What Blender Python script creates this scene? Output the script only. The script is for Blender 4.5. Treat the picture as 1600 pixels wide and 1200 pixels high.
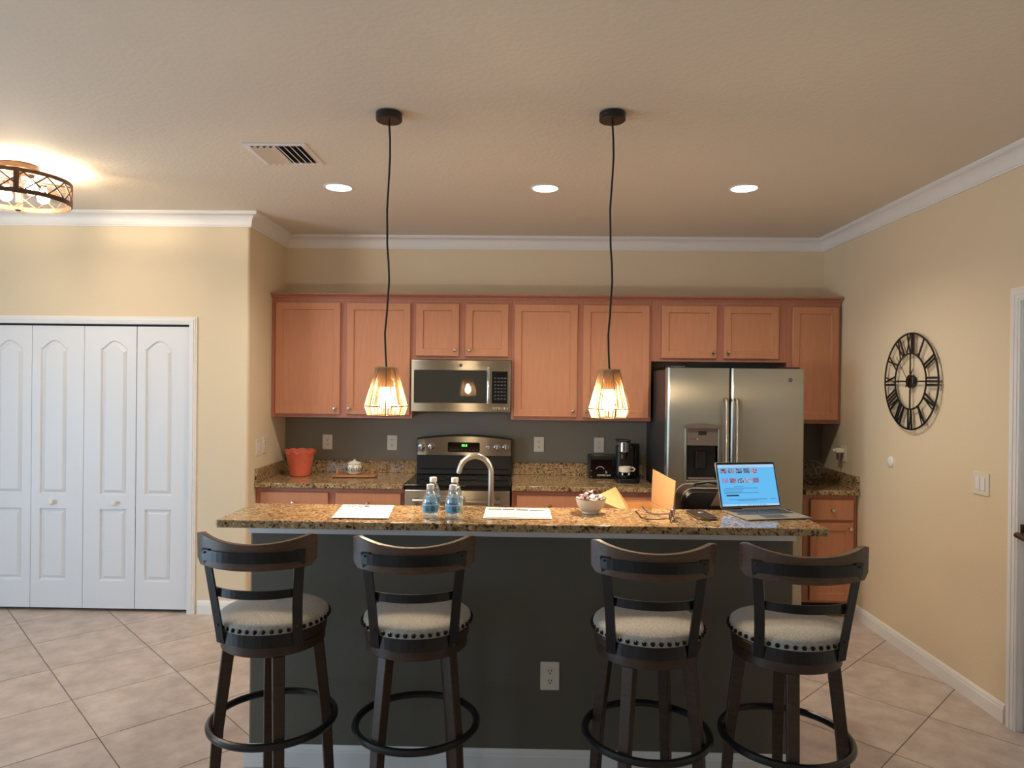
import bpy, bmesh, math, random
from mathutils import Vector, Matrix
random.seed(7)
PI = math.pi
scn = bpy.context.scene
for o in list(bpy.data.objects):
    bpy.data.objects.remove(o, do_unlink=True)
COL = scn.collection

# ------------------------------------------------------------------ camera, light, exposure
XR, XL, YB, YC, CEIL = 2.389, -1.945, 5.623, 4.860, 2.828     # right wall, alcove left, back wall, closet wall, ceiling
XO, YF = -5.4, -3.5                                            # far left wall, wall behind the camera

def look(yaw, pitch, roll):
    r = Vector((math.cos(yaw), math.sin(yaw), 0)); f = Vector((-math.sin(yaw), math.cos(yaw), 0)); u = Vector((0, 0, 1))
    f2 = f*math.cos(pitch) + u*math.sin(pitch); u2 = u*math.cos(pitch) - f*math.sin(pitch)
    r3 = r*math.cos(roll) + u2*math.sin(roll); u3 = u2*math.cos(roll) - r*math.sin(roll)
    return Matrix((r3, u3, -f2)).transposed().to_4x4()

cam = bpy.data.cameras.new('camera'); cam_o = bpy.data.objects.new('camera', cam); COL.objects.link(cam_o)
cam_o.matrix_world = Matrix.Translation((0, 0, 1.6574)) @ look(0.0185, -0.0027, 0.011)
cam.sensor_width = 36; cam.lens = 1086.4/1600*36; cam.clip_start = .05
scn.camera = cam_o

world = bpy.data.worlds.new('world'); scn.world = world; world.use_nodes = True
bg = world.node_tree.nodes['Background']; bg.inputs[0].default_value = (.62, .78, 1, 1); bg.inputs[1].default_value = .5
vs = scn.view_settings
vs.view_transform = 'Standard'; vs.look = 'None'; vs.gamma = 1; vs.use_curve_mapping = False; vs.exposure = 0.0
scn.cycles.max_bounces = 10; scn.cycles.diffuse_bounces = 5; scn.cycles.transparent_max_bounces = 24
scn.cycles.sample_clamp_indirect = 6

def lamp(name, kind, loc, energy, col, rot=(0, 0, 0), **kw):
    d = bpy.data.lights.new(name, kind); d.energy = energy; d.color = col
    for k, v in kw.items(): setattr(d, k, v)
    o = bpy.data.objects.new(name, d); COL.objects.link(o); o.location = loc; o.rotation_euler = rot
    return o
DAY = (.52, .76, 1.0); WARM = (1, .74, .46); LED = (1, .91, .77)
# daylight at the sliding glass door in the far left wall and at an unseen window added behind the camera for frontal light
lamp('daylight_left', 'AREA', (XO-.05, 1.2, 1.1), 124, DAY, (0, -PI/2, 0), shape='RECTANGLE', size=2.0, size_y=2.7)
lamp('rear_fill_daylight', 'AREA', (-3.55, YF-.05, 1.5), 27, DAY, (PI/2, 0, 0), shape='RECTANGLE', size=2.0, size_y=1.3)
CANS = [(-1.141, 4.198), (.110, 4.190), (1.292, 4.165)]
for x, y in CANS:
    lamp('downlight', 'SPOT', (x, y, CEIL-.03), 58, LED, (0, 0, 0), spot_size=2.5, spot_blend=.8, shadow_soft_size=.07)
PENDANTS = [(-.606, 3.03), (.366, 3.02)]
FLUSH = (-2.815, 3.80)

# ------------------------------------------------------------------ helpers
def s(r, g, b):
    f = lambda c: (c/255/12.92) if c/255 <= .04045 else ((c/255+.055)/1.055)**2.4
    return (f(r), f(g), f(b), 1)

def mat(name, col, rough=.5, metal=0., var=None, bump=None, spec=None, emit=None, stretch=(1, 1, 1), coat=0, sheen=0):
    m = bpy.data.materials.new(name); m.use_nodes = True
    nt = m.node_tree; p = nt.nodes['Principled BSDF']; L = nt.links.new
    p.inputs['Base Color'].default_value = col; p.inputs['Roughness'].default_value = rough; p.inputs['Metallic'].default_value = metal
    if spec is not None: p.inputs['Specular IOR Level'].default_value = spec
    if coat: p.inputs['Coat Weight'].default_value = coat; p.inputs['Coat Roughness'].default_value = .08
    if sheen: p.inputs['Sheen Weight'].default_value = sheen
    if emit: p.inputs['Emission Color'].default_value = emit[0]; p.inputs['Emission Strength'].default_value = emit[1]
    if var or bump:
        tc = nt.nodes.new('ShaderNodeTexCoord'); mp = nt.nodes.new('ShaderNodeMapping'); L(tc.outputs['Object'], mp.inputs[0])
        mp.inputs['Scale'].default_value = stretch
    if var:
        sc, amt = var
        n = nt.nodes.new('ShaderNodeTexNoise'); n.inputs['Scale'].default_value = sc; n.inputs['Detail'].default_value = 6; L(mp.outputs[0], n.inputs['Vector'])
        r = nt.nodes.new('ShaderNodeValToRGB'); L(n.outputs[0], r.inputs[0])
        r.color_ramp.elements[0].position = .3; r.color_ramp.elements[1].position = .7
        r.color_ramp.elements[0].color = tuple(c*(1-amt) for c in col[:3])+(1,); r.color_ramp.elements[1].color = tuple(min(1, c*(1+amt)) for c in col[:3])+(1,)
        L(r.outputs[0], p.inputs['Base Color'])
    if bump:
        sc, st = bump
        n = nt.nodes.new('ShaderNodeTexNoise'); n.inputs['Scale'].default_value = sc; n.inputs['Detail'].default_value = 3; L(mp.outputs[0], n.inputs['Vector'])
        b = nt.nodes.new('ShaderNodeBump'); b.inputs['Strength'].default_value = st; b.inputs['Distance'].default_value = .004
        L(n.outputs[0], b.inputs['Height']); L(b.outputs[0], p.inputs['Normal'])
    return m

def clear(name, tint, gloss=.12, rough=.05):
    m = bpy.data.materials.new(name); m.use_nodes = True; nt = m.node_tree; nt.nodes.clear(); L = nt.links.new
    o = nt.nodes.new('ShaderNodeOutputMaterial'); t = nt.nodes.new('ShaderNodeBsdfTransparent'); g = nt.nodes.new('ShaderNodeBsdfGlossy'); x = nt.nodes.new('ShaderNodeMixShader')
    lw = nt.nodes.new('ShaderNodeLayerWeight'); lw.inputs[0].default_value = .35
    mth = nt.nodes.new('ShaderNodeMath'); mth.operation = 'MULTIPLY_ADD'; mth.inputs[1].default_value = .55; mth.inputs[2].default_value = gloss
    t.inputs[0].default_value = tint; g.inputs[0].default_value = (1, 1, 1, 1); g.inputs[1].default_value = rough
    L(lw.outputs['Facing'], mth.inputs[0]); L(mth.outputs[0], x.inputs[0]); L(t.outputs[0], x.inputs[1]); L(g.outputs[0], x.inputs[2]); L(x.outputs[0], o.inputs[0])
    return m

def glow(name, col, strength):
    m = bpy.data.materials.new(name); m.use_nodes = True; nt = m.node_tree; nt.nodes.clear()
    e = nt.nodes.new('ShaderNodeEmission'); e.inputs[0].default_value = col; e.inputs[1].default_value = strength
    o = nt.nodes.new('ShaderNodeOutputMaterial'); nt.links.new(e.outputs[0], o.inputs[0])
    return m

def granite():
    m = bpy.data.materials.new('granite'); m.use_nodes = True; nt = m.node_tree; p = nt.nodes['Principled BSDF']; L = nt.links.new
    tc = nt.nodes.new('ShaderNodeTexCoord')
    nz = nt.nodes.new('ShaderNodeTexNoise'); nz.inputs['Scale'].default_value = 24; nz.inputs['Detail'].default_value = 5; L(tc.outputs['Object'], nz.inputs['Vector'])
    mx = nt.nodes.new('ShaderNodeMixRGB'); mx.inputs[0].default_value = .05; L(tc.outputs['Object'], mx.inputs[1]); L(nz.outputs['Color'], mx.inputs[2])
    v = nt.nodes.new('ShaderNodeTexVoronoi'); v.inputs['Scale'].default_value = 120; L(mx.outputs[0], v.inputs['Vector'])
    sp = nt.nodes.new('ShaderNodeSeparateColor'); L(v.outputs['Color'], sp.inputs[0])
    ad = nt.nodes.new('ShaderNodeMath'); ad.operation = 'MULTIPLY_ADD'; ad.inputs[1].default_value = .62
    n2 = nt.nodes.new('ShaderNodeTexNoise'); n2.inputs['Scale'].default_value = 45; n2.inputs['Detail'].default_value = 7; L(tc.outputs['Object'], n2.inputs['Vector'])
    m2 = nt.nodes.new('ShaderNodeMath'); m2.operation = 'MULTIPLY'; m2.inputs[1].default_value = .42; L(n2.outputs[0], m2.inputs[0])
    L(sp.outputs[0], ad.inputs[0]); L(m2.outputs[0], ad.inputs[2])
    r = nt.nodes.new('ShaderNodeValToRGB'); L(ad.outputs[0], r.inputs[0]); e = r.color_ramp.elements
    e[0].position = .10; e[0].color = s(30, 24, 20); e[1].position = .92; e[1].color = s(222, 200, 160)
    for pos, c in ((.25, s(66, 52, 42)), (.34, s(128, 102, 76)), (.55, s(178, 144, 98)), (.72, s(158, 136, 106))):
        k = e.new(pos); k.color = c
    L(r.outputs[0], p.inputs['Base Color']); p.inputs['Roughness'].default_value = .09; p.inputs['Specular IOR Level'].default_value = .5
    return m

def tile_mat():
    m = mat('floor_tile', s(196, 172, 152), .38, bump=(40, .06)); nt = m.node_tree; p = nt.nodes['Principled BSDF']; L = nt.links.new
    tc = nt.nodes.new('ShaderNodeTexCoord'); oi = nt.nodes.new('ShaderNodeObjectInfo')
    ml = nt.nodes.new('ShaderNodeMath'); ml.operation = 'MULTIPLY'; ml.inputs[1].default_value = 37; L(oi.outputs['Random'], ml.inputs[0])
    cb = nt.nodes.new('ShaderNodeCombineXYZ'); L(ml.outputs[0], cb.inputs[2])
    va = nt.nodes.new('ShaderNodeVectorMath'); va.operation = 'ADD'; L(tc.outputs['Object'], va.inputs[0]); L(cb.outputs[0], va.inputs[1])
    n = nt.nodes.new('ShaderNodeTexNoise'); n.inputs['Scale'].default_value = 7.5; n.inputs['Detail'].default_value = 9; n.inputs['Roughness'].default_value = .62; L(va.outputs[0], n.inputs['Vector'])
    r = nt.nodes.new('ShaderNodeValToRGB'); e = r.color_ramp.elements; L(n.outputs[0], r.inputs[0])
    e[0].position = .32; e[0].color = s(172, 156, 146); e[1].position = .68; e[1].color = s(206, 190, 180)
    L(r.outputs[0], p.inputs['Base Color'])
    return m

def steel_mat(name, col, rough, stretch):
    m = mat(name, col, rough, 1.0, var=(60, .05), stretch=stretch); nt = m.node_tree; p = nt.nodes['Principled BSDF']
    tg = nt.nodes.new('ShaderNodeCombineXYZ'); tg.inputs[0 if stretch[2] == 1 else 2].default_value = 1; nt.links.new(tg.outputs[0], p.inputs['Tangent'])
    p.inputs['Anisotropic'].default_value = 1.0
    return m

M = dict(
    wall=mat('wall_paint', s(224, 207, 178), .75, bump=(95, .22)),
    island=mat('island_grey_paint', s(98, 93, 82), .6, bump=(95, .18)), greywall=mat('grey_wall_paint', s(126, 122, 112), .6, bump=(95, .18)),
    ceil=mat('ceiling_texture', s(222, 212, 197), .85, bump=(48, .4)),
    white=mat('white_trim_paint', s(232, 230, 228), .38),
    doorwhite=mat('white_door_paint', s(226, 228, 232), .42),
    plate=mat('ivory_plastic', s(226, 220, 206), .35),
    tile=tile_mat(), grout=mat('grout', s(146, 130, 118), .9, bump=(150, .2)),
    wood=mat('maple_cabinet', s(190, 130, 96), .46, var=(9, .055), stretch=(6, 6, .7)),
    frame=mat('maple_frame', s(172, 112, 90), .38, var=(9, .08), stretch=(6, 6, .7), coat=.1),
    inside=mat('dark_brown_kick', s(46, 34, 28), .8),  # dark brown of the toe kicks
    granite=granite(),
    steel=steel_mat('brushed_steel', s(172, 166, 152), .3, (1, 1, 26)),
    steelv=steel_mat('brushed_steel_fridge', s(178, 171, 156), .25, (26, 26, 1)),
    chrome=mat('chrome', s(225, 225, 225), .08, 1), nickel=mat('brushed_nickel', s(205, 200, 192), .3, 1),
    knobm=mat('nickel_knob', s(214, 206, 194), .22, 1),
    black=mat('black_plastic', s(22, 22, 23), .35), gloss=mat('black_glass', s(10, 10, 11), .06, spec=.6),
    glassdoor=mat('smoked_glass', s(52, 51, 47), .025, spec=.6),
    fridgeside=mat('fridge_side', s(50, 50, 54), .4), dispenser=mat('dispenser_plastic', s(104, 92, 84), .4),
    iron=mat('black_iron', s(26, 27, 30), .28, .15, spec=.6),
    barwood=mat('dark_walnut', s(62, 44, 33), .42, var=(10, .28), stretch=(1, 1, 8), bump=(60, .06)),
    crest=mat('walnut_crest', s(86, 62, 46), .38, var=(14, .25), stretch=(1, 8, 8), coat=.2),
    fabric=mat('oatmeal_linen', s(164, 161, 156), .95, var=(170, .24), bump=(420, .35), sheen=.3),
    nail=mat('antique_nail', s(42, 34, 28), .3, .9),
    bronze=mat('oil_rubbed_bronze', s(92, 68, 52), .4, .7),
    cord=mat('black_cord', s(14, 14, 14), .6), jute=None,
    bulb=glow('lit_bulb', (1, .77, .50, 1), 680), bulb2=glow('lit_flush_bulb', (1, .80, .55, 1), 205), lens=glow('lit_led_lens', (1, .93, .82, 1), 9),
    paper=mat('white_paper', s(242, 242, 240), .7), ink=mat('printed_ink', s(90, 92, 98), .7), pen=mat('dark_green_ink', s(40, 62, 56), .6),
    card=mat('cardboard', s(198, 152, 104), .85, var=(30, .05)), cardin=mat('cardboard_inside', s(176, 128, 84), .85),
    red=mat('orange_red_glaze', s(220, 108, 84), .22, var=(6, .14), coat=.4),
    ceramic=mat('white_ceramic', s(232, 226, 212), .18), navy=mat('navy_rim', s(34, 36, 52), .2),
    traywood=mat('tray_wood', s(176, 122, 82), .5, var=(10, .2), stretch=(1, 6, 6)),
    pattern=mat('dark_brown_glaze', s(52, 40, 34), .3),
    pet=clear('clear_plastic', (.97, .985, .99, 1), .12), water=clear('water', (.91, .965, .99, 1), .08),
    cap=mat('white_cap', s(240, 240, 238), .4), labelblue=mat('blue_label', s(112, 176, 228), .4, var=(70, .35)),
    labelgreen=mat('teal_label', s(78, 132, 136), .4, var=(90, .4)), labelwhite=mat('pale_label', s(206, 222, 236), .4),
    leather=mat('black_leather', s(20, 19, 20), .4, bump=(160, .2)), piping=mat('grey_piping', s(142, 132, 118), .4),
    phonecase=mat('dark_brown_case', s(46, 32, 26), .35), alu=mat('silver_aluminium', s(176, 174, 172), .35, .8),
    keyb=mat('grey_keyboard', s(138, 134, 126), .7), keys=mat('dark_keys', s(58, 58, 60), .55),
    lensp=clear('purple_tinted_lens', (.56, .46, .66, 1), .2), purple=mat('purple_frame', s(96, 72, 104), .3), tort=mat('dark_temple', s(44, 28, 26), .3),
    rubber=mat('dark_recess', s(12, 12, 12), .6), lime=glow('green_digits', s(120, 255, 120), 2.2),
    whiteprint=mat('white_print', s(222, 222, 214), .5), wire=mat('dark_wire', s(142, 138, 132), .35, .8),
    wrapb=mat('brown_wrapper', s(94, 52, 44), .25), wrapp=mat('pink_silver_wrapper', s(214, 178, 186), .2, .3), wrapw=mat('white_wrapper', s(236, 232, 232), .25),
    sponge=mat('pale_sponge', s(214, 222, 214), .8),
)
def jute_mat():
    m = bpy.data.materials.new('jute_string'); m.use_nodes = True; nt = m.node_tree; nt.nodes.clear(); L = nt.links.new
    o = nt.nodes.new('ShaderNodeOutputMaterial'); d = nt.nodes.new('ShaderNodeBsdfDiffuse'); t = nt.nodes.new('ShaderNodeBsdfTranslucent'); x = nt.nodes.new('ShaderNodeMixShader')
    d.inputs[0].default_value = s(196, 170, 136); t.inputs[0].default_value = s(232, 196, 146); x.inputs[0].default_value = .4
    L(d.outputs[0], x.inputs[1]); L(t.outputs[0], x.inputs[2]); L(x.outputs[0], o.inputs[0]); return m
M['jute'] = jute_mat()

class MB:
    def __init__(self): self.v = []; self.f = []
    def add(self, vs_, fs):
        n = len(self.v); self.v += [tuple(v) for v in vs_]; self.f += [tuple(i+n for i in f) for f in fs]; return self
    def box(self, x0, y0, z0, x1, y1, z1):
        x0, x1 = sorted((x0, x1)); y0, y1 = sorted((y0, y1)); z0, z1 = sorted((z0, z1))
        return self.add([(x0,y0,z0),(x1,y0,z0),(x1,y1,z0),(x0,y1,z0),(x0,y0,z1),(x1,y0,z1),(x1,y1,z1),(x0,y1,z1)],
                        [(0,3,2,1),(4,5,6,7),(0,1,5,4),(1,2,6,5),(2,3,7,6),(3,0,4,7)])
    def loops(self, ls, cap0=True, cap1=True, closed=True):
        n = len(ls[0]); vs_ = [p for l in ls for p in l]; fs = []
        for k in range(len(ls)-1):
            for i in range(n if closed else n-1):
                j = (i+1) % n; fs.append((k*n+i, k*n+j, (k+1)*n+j, (k+1)*n+i))
        if cap0: fs.append(tuple(reversed(range(n))))
        if cap1: fs.append(tuple((len(ls)-1)*n+i for i in range(n)))
        return self.add(vs_, fs)
    def lathe(self, prof, c=(0, 0, 0), n=32, cap0=True, cap1=True):
        ls = [[(c[0]+r*math.cos(2*PI*i/n), c[1]+r*math.sin(2*PI*i/n), c[2]+z) for i in range(n)] for r, z in prof]
        return self.loops(ls, cap0, cap1)
    def tube(self, pts, r, n=8, closed=False, caps=True):
        pts = [Vector(p) for p in pts]; N = len(pts); ls = []; up = None
        for i, p in enumerate(pts):
            a = pts[(i-1) % N] if (closed or i) else p; b = pts[(i+1) % N] if (closed or i < N-1) else p
            t = (b-a).normalized()
            if up is None:
                up = Vector((0, 0, 1)) if abs(t.z) < .9 else Vector((1, 0, 0))
            up = (up - t*up.dot(t))
            if up.length < 1e-5: up = t.orthogonal()
            up.normalize(); w = t.cross(up)
            rr = r[i] if isinstance(r, (list, tuple)) else r
            ls.append([p + (up*math.cos(2*PI*k/n) + w*math.sin(2*PI*k/n))*rr for k in range(n)])
        if closed: ls.append(ls[0]); return self.loops(ls, False, False)
        return self.loops(ls, caps, caps)
    def ring(self, c, R, r, n=48, k=8, axis='z', sy=1):
        pts = []
        for i in range(n):
            a = 2*PI*i/n; u, w = R*math.cos(a), R*sy*math.sin(a)
            pts.append((c[0]+u, c[1]+w, c[2]) if axis == 'z' else (c[0], c[1]+u, c[2]+w) if axis == 'x' else (c[0]+u, c[1], c[2]+w))
        return self.tube(pts, r, k, True)
    def ribbon(self, pts, wds, w, t):      # flat bar: wds = width directions
        pts = [Vector(p) for p in pts]; ls = []
        for i, p in enumerate(pts):
            a = pts[max(i-1, 0)]; b = pts[min(i+1, len(pts)-1)]; tg = (b-a).normalized()
            wd = Vector(wds[i] if isinstance(wds, list) else wds); wd = (wd - tg*wd.dot(tg)).normalized(); nn = tg.cross(wd)
            ww = w[i] if isinstance(w, list) else w
            ls.append([p+wd*ww/2+nn*t/2, p-wd*ww/2+nn*t/2, p-wd*ww/2-nn*t/2, p+wd*ww/2-nn*t/2])
        return self.loops(ls)
    def prism(self, poly, axis, a, b):     # polygon of 2-D points pulled along an axis
        def P(u, w, k): return (u, w, k) if axis == 'z' else (u, k, w) if axis == 'y' else (k, u, w)
        return self.loops([[P(u, w, a) for u, w in poly], [P(u, w, b) for u, w in poly]])
    def sphere(self, c, r, n=14, sz=1):
        prof = [(max(r*math.sin(PI*i/(n//2)), 1e-5), -r*sz*math.cos(PI*i/(n//2))) for i in range(n//2+1)]
        return self.lathe(prof, c, n)
    def move(self, m):
        self.v = [tuple(m @ Vector(v)) for v in self.v]; return self
    def mesh(self, name, off=(0, 0, 0)):
        me = bpy.data.meshes.new(name); me.from_pydata([(a-off[0], b-off[1], c-off[2]) for a, b, c in self.v], [], self.f)
        bm = bmesh.new(); bm.from_mesh(me); bmesh.ops.recalc_face_normals(bm, faces=bm.faces); bm.to_mesh(me); bm.free()
        return me

def base(o):
    while o.parent: o = o.parent
    return o
def obj(name, mb, m, parent=None, bevel=0, smooth=False, world=True, rot=None, seg=2):
    off = base(parent).location if (parent and world) else (0, 0, 0)
    me = mb.mesh(name, off); me.materials.append(M[m] if isinstance(m, str) else m)
    o = bpy.data.objects.new(name, me); COL.objects.link(o)
    if parent: o.parent = parent
    if smooth:
        for p in me.polygons: p.use_smooth = True
        md = o.modifiers.new('edges', 'EDGE_SPLIT'); md.split_angle = .6
    if bevel:
        b = o.modifiers.new('bevel', 'BEVEL'); b.width = bevel; b.segments = seg; b.limit_method = 'ANGLE'; b.angle_limit = .6
        if not smooth:
            for p in me.polygons: p.use_smooth = True
            b.harden_normals = True
    if rot: o.rotation_euler = rot
    return o
def tag(o, label=None, cat=None, group=None, kind=None):
    if label: o['label'] = label
    if cat: o['category'] = cat
    if group: o['group'] = group
    if kind: o['kind'] = kind
    return o
def thing(name, label, cat, loc=(0, 0, 0), rz=0, group=None):
    o = bpy.data.objects.new(name, None); COL.objects.link(o); o.location = loc; o.rotation_euler = (0, 0, rz); o.empty_display_size = .05
    return tag(o, label, cat, group)
def struct(name, mb, m, **k): return tag(obj(name, mb, m, **k), kind='structure')
def dup(root, loc, rz=None, label=None, group=None):
    r = root.copy(); COL.objects.link(r); r.location = loc
    if rz is not None: r.rotation_euler = (0, 0, rz)
    if label: r['label'] = label
    if group: r['group'] = group
    for ch in list(root.children):
        c = ch.copy(); COL.objects.link(c); c.parent = r
        for g in list(ch.children):
            d = g.copy(); COL.objects.link(d); d.parent = c
    return r
def text(name, body, size, m, parent, loc, rot, depth=.0006, align='CENTER'):
    cu = bpy.data.curves.new(name, 'FONT'); cu.body = body; cu.size = size; cu.extrude = depth; cu.align_x = align; cu.align_y = 'CENTER'
    t = bpy.data.objects.new('tmp', cu); COL.objects.link(t); dg = bpy.context.evaluated_depsgraph_get()
    me = bpy.data.meshes.new_from_object(t.evaluated_get(dg)); bpy.data.objects.remove(t, do_unlink=True); me.materials.clear(); me.materials.append(M[m])
    o = bpy.data.objects.new(name, me); COL.objects.link(o)
    off = Vector(base(parent).location) if parent else Vector()
    o.parent = parent; o.location = Vector(loc)-off; o.rotation_euler = rot
    return o
def arc(cx, cy, r, a0, a1, n): return [(cx+r*math.cos(a0+(a1-a0)*i/n), cy+r*math.sin(a0+(a1-a0)*i/n)) for i in range(n+1)]
def rrect(x0, z0, x1, z1, r, n=4):
    return arc(x1-r, z1-r, r, 0, PI/2, n)+arc(x0+r, z1-r, r, PI/2, PI, n)+arc(x0+r, z0+r, r, PI, 1.5*PI, n)+arc(x1-r, z0+r, r, 1.5*PI, 2*PI, n)
def inset(poly, d):
    n = len(poly); out = []
    for i in range(n):
        a, p, b = Vector(poly[i-1]), Vector(poly[i]), Vector(poly[(i+1) % n])
        e1 = (p-a).normalized(); e2 = (b-p).normalized(); n1 = Vector((-e1.y, e1.x)); n2 = Vector((-e2.y, e2.x))
        q = (n1+n2); q = q/max(q.dot(n1), .3); out.append(tuple(p+q*d))
    return out

# ------------------------------------------------------------------ floor of diagonal tiles
fl = struct('floor', MB().box(XO-.1, YF-.1, -.12, XR+.12, YB+.12, -.004), 'grout')
T, G = .513, .005
h = T/2-G/2
proto_tile = MB().box(-h, -h, -.004, h, h, 0).mesh('tile'); proto_tile.materials.append(M['tile'])
rng = random.Random(3)
for i in range(-22, 23):
    for j in range(-22, 23):
        u = (i+.5)*T; w = (j+.5)*T; c45 = math.sqrt(.5)
        x = -3.0331+(u-w)*c45; y = 4.2492+(u+w)*c45
        if not (XO-.2 < x < XR+.30 and -.45 < y < YB+.30): continue
        if x < XL-.4 and y > YC+.45: continue
        cor = [(x, y-h*2*c45), (x+h*2*c45, y), (x, y+h*2*c45), (x-h*2*c45, y)]
        if max(p[0] for p in cor) > XR+.1 or max(p[1] for p in cor) > YB+.1 or min(p[0] for p in cor) < XO-.08:
            poly = cor
            for ax, lim, sg in ((0, XR+.1, 1), (1, YB+.1, 1), (0, XO-.08, -1)):
                out = []
                for k in range(len(poly)):
                    a, b = poly[k-1], poly[k]; da = sg*(a[ax]-lim); db = sg*(b[ax]-lim)
                    if (da > 0) != (db > 0):
                        t = da/(da-db); out.append((a[0]+(b[0]-a[0])*t, a[1]+(b[1]-a[1])*t))
                    if db <= 0: out.append(b)
                poly = out
                if len(poly) < 3: break
            if len(poly) < 3: continue
            me = MB().prism(poly, 'z', -.004, 0).mesh('tile'); me.materials.append(M['tile'])
            o = bpy.data.objects.new('tile', me)
        else:
            o = bpy.data.objects.new('tile', proto_tile); o.location = (x, y, rng.uniform(-.0004, .0004)); o.rotation_euler = (0, 0, PI/4+rng.choice((0, 1, 2, 3))*PI/2)
        COL.objects.link(o); o.parent = fl

# ------------------------------------------------------------------ room shell
struct('ceiling', MB().box(XO-.12, YF-.12, CEIL, XR+.12, YB+.12, CEIL+.1), 'ceil')
struct('wall_back', MB().box(XO-.12, YB, 0, XR+.12, YB+.12, CEIL), 'wall')
wr = MB(); DY0, DY1, DZ = 2.56, 3.395, 2.085
wr.box(XR, DY1, 0, XR+.12, YB, CEIL).box(XR, YF, 0, XR+.12, DY0, CEIL).box(XR, DY0, DZ, XR+.12, DY1, CEIL)
struct('wall_right', wr, 'wall')
ww = MB(); WY0, WY1, WZ = -.20, 2.60, 2.1
ww.box(XO-.12, YF, 0, XO, WY0, CEIL).box(XO-.12, WY1, 0, XO, YB, CEIL).box(XO-.12, WY0, WZ, XO, WY1, CEIL)
struct('wall_left', ww, 'wall')
wf = MB(); wf.box(XO-.12, YF-.12, 0, -4.60, YF, CEIL).box(-2.50, YF-.12, 0, XR+.12, YF, CEIL).box(-4.60, YF-.12, 0, -2.50, YF, .8).box(-4.60, YF-.12, 2.2, -2.50, YF, CEIL)
struct('wall_front', wf, 'wall')
f = MB()
for y in (WY0, (WY0+WY1)/2-.04, WY1-.07): f.box(XO-.09, y, 0, XO-.03, y+.07, WZ)
f.box(XO-.09, WY0, 0, XO-.03, WY1, .06).box(XO-.09, WY0, WZ-.07, XO-.03, WY1, WZ)
struct('window_1', f, 'white')
f = MB()
for x in (-4.60, -3.57, -2.56): f.box(x, YF-.09, .8, x+.06, YF-.03, 2.2)
f.box(-4.60, YF-.09, .8, -2.50, YF-.03, .86).box(-4.60, YF-.09, 2.14, -2.50, YF-.03, 2.2)
struct('fill_window', f, 'white')  # added unseen window for the rear fill, set clear of the microwave's reflection
# pier between the closet and the kitchen alcove, with a bullnose corner
CX0, CX1, CZ = -4.625, -2.362, 2.045
b = .022
poly = [(CX1, YC), (XL-b, YC)] + arc(XL-b, YC+b, b, -PI/2, 0, 6)[1:] + [(XL, YB), (CX1, YB)]
struct('wall_alcove', MB().prism(poly, 'z', 0, CEIL), 'wall', smooth=True)
struct('wall_closet', MB().box(CX0, YC, CZ, CX1, YC+.11, CEIL).box(XO, YC, 0, CX0, YC+.11, CEIL), 'wall')
# charcoal painted band of the back wall between counter and wall cabinets
struct('wall_backsplash', MB().box(XL, YB-.003, .9, XR, YB, 1.86), 'greywall')

def sweep(path, prof, m, name, side=1):
    ls = []; n = len(path)
    for i, p in enumerate(path):
        p = Vector(p); d = []
        if i: d.append((p-Vector(path[i-1])).normalized())
        if i < n-1: d.append((Vector(path[i+1])-p).normalized())
        ns = [Vector((-q.y, q.x))*side for q in d]
        if len(ns) == 2: k = (ns[0]+ns[1]); k = k/(k.dot(ns[0]))
        else: k = ns[0]
        ls.append([(p.x+k.x*a, p.y+k.y*a, z) for a, z in prof])
    return struct(name, MB().loops(ls), m, smooth=True)
cp = [(0, CEIL-.101), (.010, CEIL-.101), (.012, CEIL-.092), (.016, CEIL-.090), (.017, CEIL-.080)] + \
     [(.017+.046*(1-math.cos(t*PI/2)), CEIL-.080+.058*math.sin(t*PI/2)) for t in (.2, .4, .6, .8, 1)] + [(.066, CEIL-.018), (.072, CEIL-.014), (.072, CEIL-.001), (0, CEIL-.001)]
sweep([(XR, YF), (XR, YB), (XL, YB), (XL, YC), (XO, YC)], cp, 'white', 'trim_1')
bp = [(0, 0), (.014, 0), (.014, .066), (.011, .070), (.011, .078), (.006, .090), (.002, .094), (0, .094)]
sweep([(XR, DY1+.075), (XR, 5.07)], bp, 'white', 'baseboard_right')
sweep([(XL, YC+.16), (XL, YC), (-2.292, YC)], bp, 'white', 'baseboard_left')
sweep([(XR, YF), (XR, DY0-.075)], bp, 'white', 'baseboard_front')

# ------------------------------------------------------------------ bifold closet door
door = bpy.data.objects.new('door_1', None); COL.objects.link(door); door.location = (-3.5, YC, 0); tag(door, kind='structure')
cas = MB()
def casing(mb, x0, x1, zt, w, y, t):       # mitred casing frame around an opening in an x-z plane
    prof = [(0, 0), (0, .009), (.004, .012), (.010, .012), (.0105, .0155), (w*.42, .017), (w*.43, .0205), (w*.62, .0205), (w*.64, .0165), (w*.82, .016), (w*.86, .012), (w, .011), (w, 0)]
    ls = []
    for px, pz, sx, sz in ((x0, 0, -1, 0), (x0, zt, -1, 1), (x1, zt, 1, 1), (x1, 0, 1, 0)):
        ls.append([(px+sx*a, y-q, pz+sz*a) for a, q in prof])
    mb.loops(ls)
casing(cas, CX0+.004, CX1-.004, 2.036, .056, YC, .018)
obj('casing', cas, 'white', door, smooth=True)
obj('jamb', MB().box(CX1-.006, YC-.002, 0, CX1+.0, YC+.10, 2.04).box(CX0, YC-.002, 0, CX0+.006, YC+.1, 2.04), 'white', door)
obj('track', MB().box(CX0, YC+.012, 2.028, CX1, YC+.05, CZ), 'rubber', door)
LW, LH, LZ = .3712, 2.0, .022
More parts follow.
